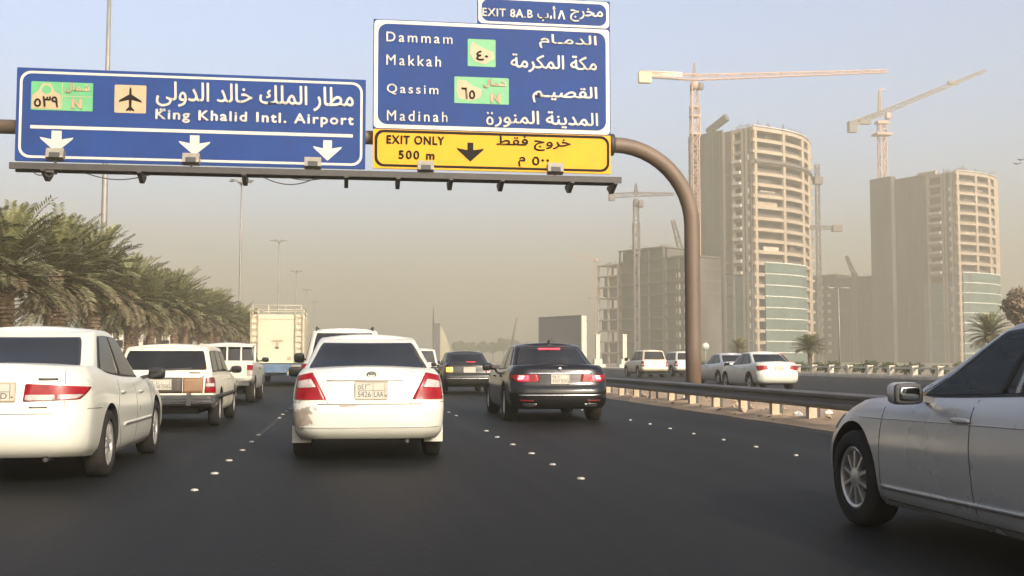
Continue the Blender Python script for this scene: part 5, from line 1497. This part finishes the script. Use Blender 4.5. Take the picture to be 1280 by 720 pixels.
b = MB(); lattice(b, (0, 0, H), (xl, -1, H + .2), 1.7, 2.6, .26); b.box((xl * .55, -1.2, H + .5), (abs(xl) * .62, .3, 1.7), m=1); b.build('counter_jib', [M['craneorange'], M['wallwhite']], t)
b = MB(); b.box((xl + 1.8, -1, H - 1.0), (4.0, 2.4, 3.4)); b.build('counterweight', M['craneyellow'], t)
b = MB(); lattice(b, (0, 0, H), (0, 0, H + 5), 1.0, 2, .14, .3); b.build('apex', M['craneorange'], t)

P2 = at(1102, 140, 476)
t = thing('tower_crane', 'luffing tower crane behind the right tower, its jib rising to the upper right', 'tower crane', (P2.x, P2.y, 0)); H = P2.z
b = MB(); lattice(b, (0, 0, 0), (0, 0, H - 4), 3.0, 4, .4); b.build('mast', M['craneorange'], t)
b = MB(); b.box((0, 0, H - 10.5), (7.5, 6, 1.0)); b.build('lower_deck', M['craneorange'], t)
b = MB(); b.box((0, 0, H - 5), (5.5, 4, 1.2)); b.build('machine_deck', M['craneorange'], t)
b = MB(); b.sup((2.4, -1, H - 2), (2.4, 2.4, 3.2), .4); b.build('crane_cab', M['craneorange'], t)
A_, B2 = at(1062, 156, 476) - Vector((P2.x, P2.y, 0)), at(1232, 88, 476) - Vector((P2.x, P2.y, 0))
b = MB(); lattice(b, (0, 0, H - .5), B2, 2.2, 2.4, .42, 1.4); b.build('jib', M['cranegrey'], t)
b = MB(); lattice(b, (0, 0, H - .5), A_, 2.2, 2, .6, 2.0); b.build('counter_jib', M['cranegrey'], t)
b = MB(); b.box(A_ + Vector((1.2, 0, -1.0)), (3.6, 3.0, 5.0)); b.box(A_ + Vector((7.5, 0, 1.6)), (5, 2.4, 2.2)); b.build('counterweight', M['cranegrey'], t)
b = MB(); lattice(b, (-1, 0, H), (-.8, 0, H + 10), 1.2, 2.5, .3, .5); b.bar((-.8, 0, H + 10), (2.0, 0, H + 11), .5); b.build('apex_frame', M['craneorange'], t)
b = MB(); k = B2.lerp(Vector((0, 0, H)), .32); b.box(k + Vector((0, 0, .2)), (5, 1.6, 1.6)); b.build('jib_trolley', M['cranegrey'], t)

t, P, H, xl, xr = crane_flat('tower_crane', 'small grey tower crane above the low dark building left of the gantry pole', 795, 243, 350, 760, 846, M['cranegrey'], 1.5)
b = MB(); lattice(b, (0, 0, H), (xr, 3, H + .8), 1.3, 2.2, .25, .7); b.build('jib', M['cranegrey'], t)
b = MB(); lattice(b, (0, 0, H), (xl, -1, H - .8), 1.3, 2.2, .25); b.build('counter_jib', M['cranegrey'], t)
b = MB(); b.box((xl + 1.0, -1, H - 1.2), (1.8, 1.6, 2.4)); b.build('counterweight', M['cranegrey'], t)
b = MB(); lattice(b, (0, 0, H), (0, 0, H + 3.5), 1.0, 1.5, .2, .3); b.build('apex', M['cranegrey'], t)

def jib_crane(label, base_px, y_base, tip, Y, m, th=.28):
    A_ = at(*base_px, Y); B2 = at(*tip, Y); t = thing('jib_crane', label, 'crane', (A_.x, A_.y, 0))
    b = MB(); lattice(b, (0, 0, 0), (0, 0, A_.z), 1.6, 2.6, th); b.build('mast', m, t)
    b = MB(); lattice(b, (0, 0, A_.z), B2 - Vector((A_.x, A_.y, 0)), 1.5, 2.2, th, .9); b.build('jib', m, t)
    b = MB(); b.sup((0, 0, A_.z + .3), (2.4, 2.4, 2.2), .4); b.build('machine_house', m, t)
jib_crane('steep grey crane jib just left of the gantry pole top bend, over the low building', (852, 316), 0, (841, 275), 356, M['cranegrey'])
jib_crane('short dark crane jib leaning left in the gap between the two towers', (1068, 344), 0, (1058, 320), 480, M['cranegrey'])
jib_crane('faint reddish crane jib far left of the low dark building', (745, 326), 0, (712, 318), 640, M['craneorange'], .16)
# hoist mast on the far side of the taller tower and its slewing arm
Ph = at(1023, 300, 372); t = thing('hoist_mast', 'thin builders hoist mast beside the right edge of the taller tower with a short arm', 'hoist', (Ph.x, Ph.y, 0))
H = at(1023, 205, 372).z
b = MB(); lattice(b, (0, 0, 0), (0, 0, H), 1.2, 2.4, .22); b.build('mast', M['cranegrey'], t)
a_, c_ = at(1012, 284, 372) - Vector((Ph.x, Ph.y, 0)), at(1050, 285, 372) - Vector((Ph.x, Ph.y, 0))
b = MB(); lattice(b, a_, c_, 1.1, 1.8, .26); b.box(c_ + Vector((-1.2, 0, -.2)), (3.4, 1.8, 2.2)); b.build('arm', M['cranegrey'], t)
b = MB(); b.box((0, -.4, H - 6), (3, 2.4, 2.6)); b.build('hoist_cage', M['cranegrey'], t)

# ------------------------------------------------------------------ far ahead
Pm = at(545, 450, 260)
t = thing('monument', 'hazy roadside monument of a dark slab and a pale sail shaped wedge, far ahead', 'monument', (Pm.x, 260, 0))
def mz(py): return at(545, py, 260).z
def mx(px): return at(px, 440, 260).x - Pm.x
b = MB(); b.box(((mx(541) + mx(549.5)) / 2, 0, mz(404) / 2), (mx(549.5) - mx(541), 1.4, mz(404))); b.build('slab', M['monudark'], t)
b = MB(); b.tube([(mx(541.5), 0, mz(404) - .5), (mx(541.5), 0, mz(384))], [.18, .06], 8); b.build('spire', M['monudark'], t)
pr = [(mx(549.5) + .03, 0), (mx(566), 0), (mx(562.5), mz(436)), (mx(557), mz(420)), (mx(549.5) + .03, mz(405))]
b = MB(); b.xz(pr, -.7, .7); b.build('sail_wedge', M['monucream'], t)

Pb = at(727, 440, 230); ph = R(26)
t = thing('billboard', 'grey advertising hoarding with dark arch silhouettes standing beyond the black saloon', 'billboard', (Pb.x, Pb.y, 0), ph)
eyb = Vector((-math.sin(ph), math.cos(ph), 0)); Lb = solve_len(Vector((Pb.x, Pb.y, 0)), eyb, 673); Hb = at(727, 395, 230).z
b = MB(); b.box((.5, Lb / 2, Hb / 2), (.9, Lb, Hb)); b.build('face_panel', M['mallgrey'], t)
b = MB(); b.box((.5, -.14, Hb / 2), (1.3, .26, Hb + .1)); b.build('edge_frame', M['wallwhite'], t)
b = MB(); b.box((.5, Lb / 2, Hb + .12), (1.1, Lb, .2)); b.build('top_frame', M['mallgrey'], t)
def yzplate(poly, m, nm):
    b = MB(); o = len(b.v); n = len(poly)
    b.v += [(-.03, p[0], p[1]) for p in poly] + [(.03, p[0], p[1]) for p in poly]
    b.face([o + i for i in range(n)]); b.face([o + n + i for i in range(n)][::-1])
    for i in range(n): b.face((o + i, o + (i + 1) % n, o + n + (i + 1) % n, o + n + i))
    b.build(nm, m, t)
u_ = Lb
yzplate([(u_ * .86, 0), (u_ * .52, 0), (u_ * .52, Hb * .42), (u_ * .57, Hb * .47), (u_ * .63, Hb * .53), (u_ * .69, Hb * .62), (u_ * .75, Hb * .53), (u_ * .81, Hb * .47), (u_ * .86, Hb * .42)], M['malldark'], 'arch_silhouette')
yzplate([(u_ * .32, 0), (u_ * .03, 0), (u_ * .03, Hb * .30), (u_ * .28, Hb * .30), (u_ * .32, Hb * .24)], M['malldark'], 'low_silhouette')

Pc = at(639, 440, 400)
t = thing('mobile_crane', 'thin mobile crane boom leaning right in the haze above the far trees', 'mobile crane', (Pc.x, 400, 0))
tip = at(646, 397, 400) - Vector((Pc.x, 400, 0)); ft = at(639, 434, 400) - Vector((Pc.x, 400, 0))
b = MB(); b.tube([ft, ft.lerp(tip, .5), tip], [.42, .36, .25], 8); b.build('boom', M['cranegrey'], t)
b = MB(); b.sup((0, 0, 1.6), (2.4, 6.0, 1.8), .3); b.sup((0, 0, 2.9), (2.2, 3.0, 1.6), .4); b.build('carrier', M['cranegrey'], t)
for yy in (-2, 0, 2):
    for sx in (-1, 1): b = MB(); b.lathe([(0, -.2), (.5, -.2), (.5, .2), (0, .2)], 14, 'x', (sx * 1.0, yy, .5)); b.build('wheel', M['rubber'], t)

# pale building beyond the palms on the far side of the other carriageway
Pw = at(186, 412, 165); t = thing('white_building', 'small pale building glimpsed between palm trunks on the left', 'building', (Pw.x, 165, 0))
b = MB(); b.box((0, 3, 3.4), (11, 6, 6.8)); b.build('wall', M['wallwhite'], t)
b = MB(); b.box((0, 3, 6.95), (11.6, 6.6, .3)); b.build('roof', M['concrete'], t)
for i in range(5):
    for k in range(3):
        b = MB(); b.box((-4.2 + 2.1 * i, -.02, 1.3 + 2.1 * k), (1.4, .12, 1.1)); b.build('window', M['glass'], t)

# ================================================================== STREET FURNITURE
def mast_light(px, py, label, first=None):
    d = ray(px, py); k = 20 / d.z; p = _C + d * k
    return p
def lamp_mast(x, y, H, label, lights=6, r0=.17):
    t = thing('street_lamp', label, 'street lamp', (x, y, 0), RND.uniform(0, 1), 'tall lamp masts along the palm median')
    b = MB(); b.tube([(0, 0, 0), (0, 0, H * .33), (0, 0, H * .66), (0, 0, H)], [r0, r0 * .86, r0 * .7, r0 * .5], 14); b.build('pole', M['lampgrey'], t)
    b = MB(); b.lathe([(.36, 0), (.36, .06), (r0 * 1.3, .08), (r0 * 1.15, .5)], 14); b.build('base', M['lampgrey'], t)
    b = MB(); b.lathe([(0, H - .25), (.24, H - .22), (.24, H + .1), (0, H + .16)], 14); b.build('head_ring', M['lampgrey'], t)
    for i in range(lights):
        a = 2 * math.pi * i / lights; q = Matrix.Rotation(a, 3, 'Z')
        b = MB(); b.bar(q @ Vector((.2, 0, H)), q @ Vector((.95, 0, H + .18)), .07)
        P_ = q @ Vector((1.15, 0, H + .18)); b.sup(P_, (.62 if abs(math.cos(a)) > .6 else .42, .42 if abs(math.cos(a)) > .6 else .62, .18), .6); b.build('lamp_arm', M['lampgrey'], t)
lamp_mast(-12.35, 59.7, 21.2, 'nearest and tallest lamp mast, passing behind the airport sign', 6, .19)
for i, (px, py) in enumerate(((302, 228), (349, 302), (370.5, 340), (383.6, 363), (392.5, 377.5))):
    p = mast_light(px, py, ''); lamp_mast(p.x, p.y, 21.15, ['thin lamp mast rising to the underside of the airport sign', 'lamp mast with spread head above the cream truck', 'lamp mast just right of the one above the cream truck',
        'faint lamp mast, the shorter looking one two along from the cream truck', 'faintest and farthest lamp mast in the haze'][i])
def street_lamp(top_px, Hh, arms, label, r0=.11):
    d = ray(*top_px); k = (Hh - CAM_H) / d.z; p = _C + d * k
    t = thing('street_lamp', label, 'street lamp', (p.x, p.y, 0))
    b = MB(); b.tube([(0, 0, 0), (0, 0, Hh * .5), (0, 0, Hh)], [r0, r0 * .8, r0 * .55], 10); b.build('pole', M['lampgrey'], t)
    for a in arms:
        b = MB(); b.tube([(0, 0, Hh - .1), (a * .6, 0, Hh + .05), (a, 0, Hh)], .05, 8); b.build('arm', M['lampgrey'], t)
        b = MB(); b.sup((a * 1.12, 0, Hh - .02), (.8, .3, .16), .6); b.build('lamp_head', M['lampgrey'], t)
street_lamp((1048, 360), 10.0, (-.95, .95), 'double armed street lamp in front of the gap between the two towers')
street_lamp((748, 372), 10.0, (-1.0, .6), 'slim street lamp in front of the open framed end of the low building')
for px, lab in ((747, 'pale square gate column with a wide foot, the left one of a pair'), (780.5, 'pale square gate column with a wide foot, the right one of a pair')):
    P = at(px, 440, 150); H = at(px, 419, 150).z
    t = thing('gate_column', lab, 'column', (P.x, 150, 0)); b = MB(); b.box((0, 0, H / 2), (.55, .55, H)); b.box((0, 0, H + .06), (.7, .7, .12)); b.build('shaft', M['wallwhite'], t)
    b = MB(); b.prism([(-.9, -.9), (.9, -.9), (.9, .9), (-.9, .9)], 0, .55); b.prism([(-.55, -.55), (.55, -.55), (.55, .55), (-.55, .55)], .55, 1.3); b.build('foot', M['wallwhite'], t)
P = at(882, 433, 88); t = thing('round_sign', 'small pale round traffic sign on a post just right of the gantry pole', 'traffic sign', (P.x, 88, 0))
b = MB(); b.lathe([(0, -.015), (.30, -.015), (.30, .015), (0, .015)], 24, 'x'); b.v = [(v[1], v[0], v[2] + P.z) for v in b.v]; b.build('disc', M['signwhite'], t)
b = MB(); b.tube([(0, .05, 0), (0, .05, P.z + .25)], .035, 8); b.build('post', M['lampgrey'], t)

# low balustrade wall with clipped bushes along the far kerb
t = thing('low_wall', 'low pale post and rail wall along the far kerb of the service road', 'wall', (34.1, 0, 0))
pb = MB(); pb.box((0, 0, .40), (.34, .34, .70)); pb.box((0, 0, .78), (.42, .42, .06)); pm_ = pb.mesh('post', [M['wallwhite']])
ys = [52 + 2.95 * i for i in range(24)]
for y in ys: o = link('post', pm_, t); o.location = (0, y, 0)
b = MB(); b.box((0, (ys[0] + ys[-1]) / 2, .655), (.16, ys[-1] - ys[0], .11)); b.build('rail', M['wallwhite'], t)
b = MB(); b.box((0, (ys[0] + ys[-1]) / 2, .17), (.24, ys[-1] - ys[0], .12)); b.build('plinth', M['wallwhite'], t)

def leafball(b, c, r, n, size, rr, flat=1.0, m=0, shell=.55):
    for _ in range(n):
        d = Vector((rr.gauss(0, 1), rr.gauss(0, 1), rr.gauss(0, 1))).normalized()
        k = shell + (1 - shell) * rr.random() ** .7
        p = Vector(c) + Vector((d.x * r * k, d.y * r * k, d.z * r * k * flat))
        a = Vector((rr.gauss(0, 1), rr.gauss(0, 1), rr.gauss(0, 1))).normalized(); e = a.cross(d)
        if e.length < .1: continue
        e.normalize(); s_ = size * rr.uniform(.6, 1.3); f = e.cross(a).normalized()
        b.add([p - a * s_, p + e * s_ * .5 + f * s_ * .15, p + a * s_, p - e * s_ * .5 + f * s_ * .15], [(0, 1, 2, 3)], m)
bushes = []
for v in range(2):
    rr = random.Random(30 + v); b = MB()
    for i in range(6): leafball(b, (rr.uniform(-.35, .35), rr.uniform(-.6, .6), rr.uniform(.4, .62)), rr.uniform(.3, .45), 170, .075, rr, .85, shell=.3)
    b.tube([(0, 0, 0), (0, 0, .5)], .06, 6)
    bushes.append(b.mesh('clipped_bush', [M['leafdark']], recalc=False))
for i, y in enumerate(ys[:-1]):
    o = link('clipped_bush', bushes[i % 2]); o.location = (34.9, y + 1.5, .12); o.scale = (1, 1.2, RND.uniform(.85, 1.12)); o.rotation_euler = (0, 0, RND.choice((0, math.pi)))
    tag(o, 'dark clipped bush in the row behind the low pale wall', 'bush', 'clipped bushes behind the low wall')

# ================================================================== TREES
def frond(b, rr, base, az, el0, length, droop, m, leaf=.42, wind=0.0):
    """one feather leaf: an arching midrib with two rows of narrow leaflets"""
    n = 13; p = Vector(base); pts = [p.copy()]; dirs = []
    el = el0
    for i in range(n):
        d = Vector((math.cos(az) * math.cos(el), math.sin(az) * math.cos(el), math.sin(el)))
        d.x += wind * (i / n); d.normalize()
        p = p + d * (length / n); pts.append(p.copy()); dirs.append(d); el -= droop / n * (0.5 + i / n)
    b.tube([pts[0], pts[4], pts[9], pts[n]], [.035, .024, .014, .005], 4, m=m, cap=False, smooth=False)
    for i in range(1, n + 1):
        d = dirs[i - 1]; side = d.cross(Vector((0, 0, 1)))
        if side.length < .05: side = Vector((1, 0, 0))
        side.normalize(); up = side.cross(d).normalized()
        for sub in (0, .5):
            q = pts[i - 1].lerp(pts[i], sub); k = (i - 1 + sub) / n
            ll = leaf * (0.35 + 1.5 * k * (1.25 - k)) * rr.uniform(.8, 1.15)
            for sg in (-1, 1):
                dr = (side * sg * .80 + d * .62 + up * rr.uniform(.10, .42)).normalized()
                w = d.cross(dr).cross(dr).normalized() * .034
                tip = q + dr * ll - Vector((0, 0, ll * .22 * rr.random()))
                mid = q + dr * ll * .55
                o = len(b.v); b.v += [tuple(q), tuple(mid + w), tuple(tip), tuple(mid - w)]; b.face((o, o + 1, o + 2, o + 3), m)
def palm_meshes(seed, trunk_h, nf=78, length=3.3):
    rr = random.Random(seed)
    c = MB(); top = Vector((0, 0, trunk_h))
    for i in range(nf):
        k = (i + .5) / nf
        el = R(86) - R(98) * k ** .92 + R(rr.uniform(-8, 8))
        az = i * 2.39996 + rr.uniform(-.25, .25)
        m = 1 if k < .22 else (0 if k < .74 else (2 if rr.random() < .7 else 0))
        L_ = length * rr.uniform(.85, 1.1) * (1.0 if k < .7 else .88) * (.82 if k < .1 else 1)
        frond(c, rr, top + Vector((math.cos(az) * .16, math.sin(az) * .16, .55 - 1.1 * k)), az, el, L_, R(34 + 28 * k) * rr.uniform(.75, 1.25), m, wind=.04)
    cm = c.mesh('crown', [M['frond'], M['frondlight'], M['frondold']], recalc=False)
    t_ = MB(); n = 11; h = 0; rows = []
    prof = []
    k = 0
    while h < trunk_h + .3:
        r = .27 - .03 * h / trunk_h + (.05 if h > trunk_h - .9 else 0)
        prof += [(r + .05, h), (r - .02, h + .15)]; h += .16
    o = len(t_.v)
    for j, (r, hh) in enumerate(prof):
        for i in range(n):
            a = 2 * math.pi * (i + .5 * (j // 2 % 2)) / n; f = 1 + rr.uniform(-.12, .16)
            t_.v.append((r * f * math.cos(a), r * f * math.sin(a), hh))
    for j in range(len(prof) - 1):
        for i in range(n): t_.face((o + j * n + i, o + j * n + (i + 1) % n, o + (j + 1) * n + (i + 1) % n, o + (j + 1) * n + i))
    return t_.mesh('trunk', [M['bark']]), cm
PV = [palm_meshes(50 + i, 4.9 - .12 * i, 96, 2.2 + .1 * i) for i in range(4)]
def palm(x, y, z, k, label, cat_group, v=None, rz=None):
    t = thing('palm_tree', label, 'palm tree', (x, y, z), RND.uniform(0, 6.28) if rz is None else rz, cat_group); t.scale = (k, k, k)
    tm_, cm_ = PV[RND.randrange(4) if v is None else v]
    link('trunk', tm_, t); link('crown', cm_, t); return t
PG = 'date palms along the left median'
front_x = [(14, 38.5), (50, 42.0), (78, 45.2), (111, 49.6), (128, 53.4), (153, 57.4), (172, 61.8), (190, 66.0), (212, 71.5)]
ylist = [38.8, 45.0, 51.5, 58.6, 65.5]
while ylist[-1] < 150: ylist.append(ylist[-1] + RND.uniform(6.2, 7.8))
lab_front = ['palm at the left edge of the photo, front row', 'second palm from the left edge, front row, trunk clear of the sedan roof', 'third palm from the left edge, front row', 'fourth palm from the left edge, in front of the near lamp mast foot']
for i, y in enumerate([26.5, 32.5] + ylist):
    lab = lab_front[i - 2] if 2 <= i < 6 else ('dusty green date palm far along the front row, merging with its neighbours' if i >= 6 else 'date palm beside the road just outside the left edge')
    palm(-10.9 + RND.uniform(-.25, .25), y, .09, RND.uniform(.86, .98) if i > 1 else .82, lab, PG)
y = 61.0
while y < 150:
    palm(-15.6 + RND.uniform(-.4, .4), y, .09, RND.uniform(.86, 1.0), 'date palm in the back row of the median, showing between the front crowns', PG); y += RND.uniform(7.5, 9.5)
P = gnd(1012, 464); d = at(1012, 430, 96)
palm(d.x, 96, .1, .62, 'short palm behind the low wall right of the white compact sedan', None, 1).scale = (.72, .72, .47)
d = at(924, 440, 128); palm(d.x, 128, .1, .52, 'faint small palm behind the silver sedan', None, 2)
d = at(1236, 392, 78); palm(d.x, 78, .1, .66, 'palm at the right edge rising above the silver white sedan roof', None, 3)

def bushy_tree(name, label, loc, H, rad, seed, m, group=None, leaf=.22, n=360, flat=.8):
    rr = random.Random(seed); t = thing(name, label, 'tree', loc, 0, group)
    b = MB(); b.tube([(0, 0, 0), (.05, 0, H * .35), (.0, .05, H * .62)], [.16, .12, .06], 8)
    for i in range(5):
        a = i * 1.3; b.tube([(0.03, 0, H * .35), (math.cos(a) * rad * .5, math.sin(a) * rad * .5, H * .66)], [.08, .03], 6)
    b.build('trunk', M['bark'], t)
    b = MB()
    for i in range(14):
        d = Vector((rr.gauss(0, 1), rr.gauss(0, 1), rr.gauss(0, .7))).normalized() * rad * rr.uniform(.25, .72)
        leafball(b, (d.x, d.y, H - rad * flat + d.z * flat), rad * rr.uniform(.28, .46), n, leaf, rr, .85, shell=.35)
    b.build('crown', m, t, recalc=False); return t
d = at(1283, 392, 72); bushy_tree('bushy_tree', 'round dusty brown tree crown at the right edge above the silver white sedan', (d.x, 72, .1), at(1275, 361, 72).z, 2.1, 3, M['leafbrown'], None, .16, 420)
proto = bushy_tree('bushy_tree', 'hazy round tree in the row far ahead beyond the dark old saloon', (0, 0, 0), 6.0, 2.6, 11, M['leafdark'], 'hazy trees far ahead', .30, 160)
sn = snap(proto)
far_tr = [(575, 640), (588, 660), (602, 635), (616, 650), (630, 645), (643, 665), (657, 655)]
for i, (px, Y) in enumerate(far_tr):
    d = at(px, 440, Y); k = RND.uniform(2.0, 2.6)
    if i == 0: proto.location = (d.x, Y, 0); proto.scale = (k, k, k)
    else: dup(proto, sn, (d.x, Y, 0), i * 1.1, None, (k, k, k))

# two birds far off at the right
for i, (px, py) in enumerate(((1276, 200), (1271, 205))):
    p = at(px, py, 120); t = thing('bird', ['dark bird gliding near the right edge, the upper of two', 'dark bird gliding near the right edge, the lower of two'][i], 'bird', p)
    b = MB(); b.sup((0, 0, 0), (.16, .45, .14), .9)
    for sg in (-1, 1): b.add([(sg * .05, .12, .02), (sg * .05, -.10, .02), (sg * .38, -.06, .16), (sg * .62, -.12, .08), (sg * .36, .10, .15), (sg * .05, .12, .0), (sg * .05, -.10, .0), (sg * .38, -.06, .14), (sg * .62, -.12, .07), (sg * .36, .10, .13)],
                             [(0, 1, 2, 3, 4), (9, 8, 7, 6, 5), (0, 4, 9, 5), (4, 3, 8, 9), (3, 2, 7, 8), (2, 1, 6, 7)])
    b.build('body', M['cranegrey'], t)

# ================================================================== DUST HAZE
b = MB(); b.box((0, 975, (HAZE_TOP - 1.5) / 2), (3100, 2600, HAZE_TOP + 1.5))
hz = b.build('haze', [], None); tag(hz, kind='stuff')
hm = bpy.data.materials.new('dust_haze'); hm.use_nodes = True
t = hm.node_tree; t.nodes.clear()
out = t.nodes.new('ShaderNodeOutputMaterial'); pv = t.nodes.new('ShaderNodeVolumePrincipled')
pv.inputs['Color'].default_value = HAZE_COL + (1,)
pv.inputs['Density'].default_value = HAZE_DENSITY
pv.inputs['Anisotropy'].default_value = 0.0
t.links.new(pv.outputs[0], out.inputs['Volume'])
hz.data.materials.append(hm)
bpy.context.view_layer.update()
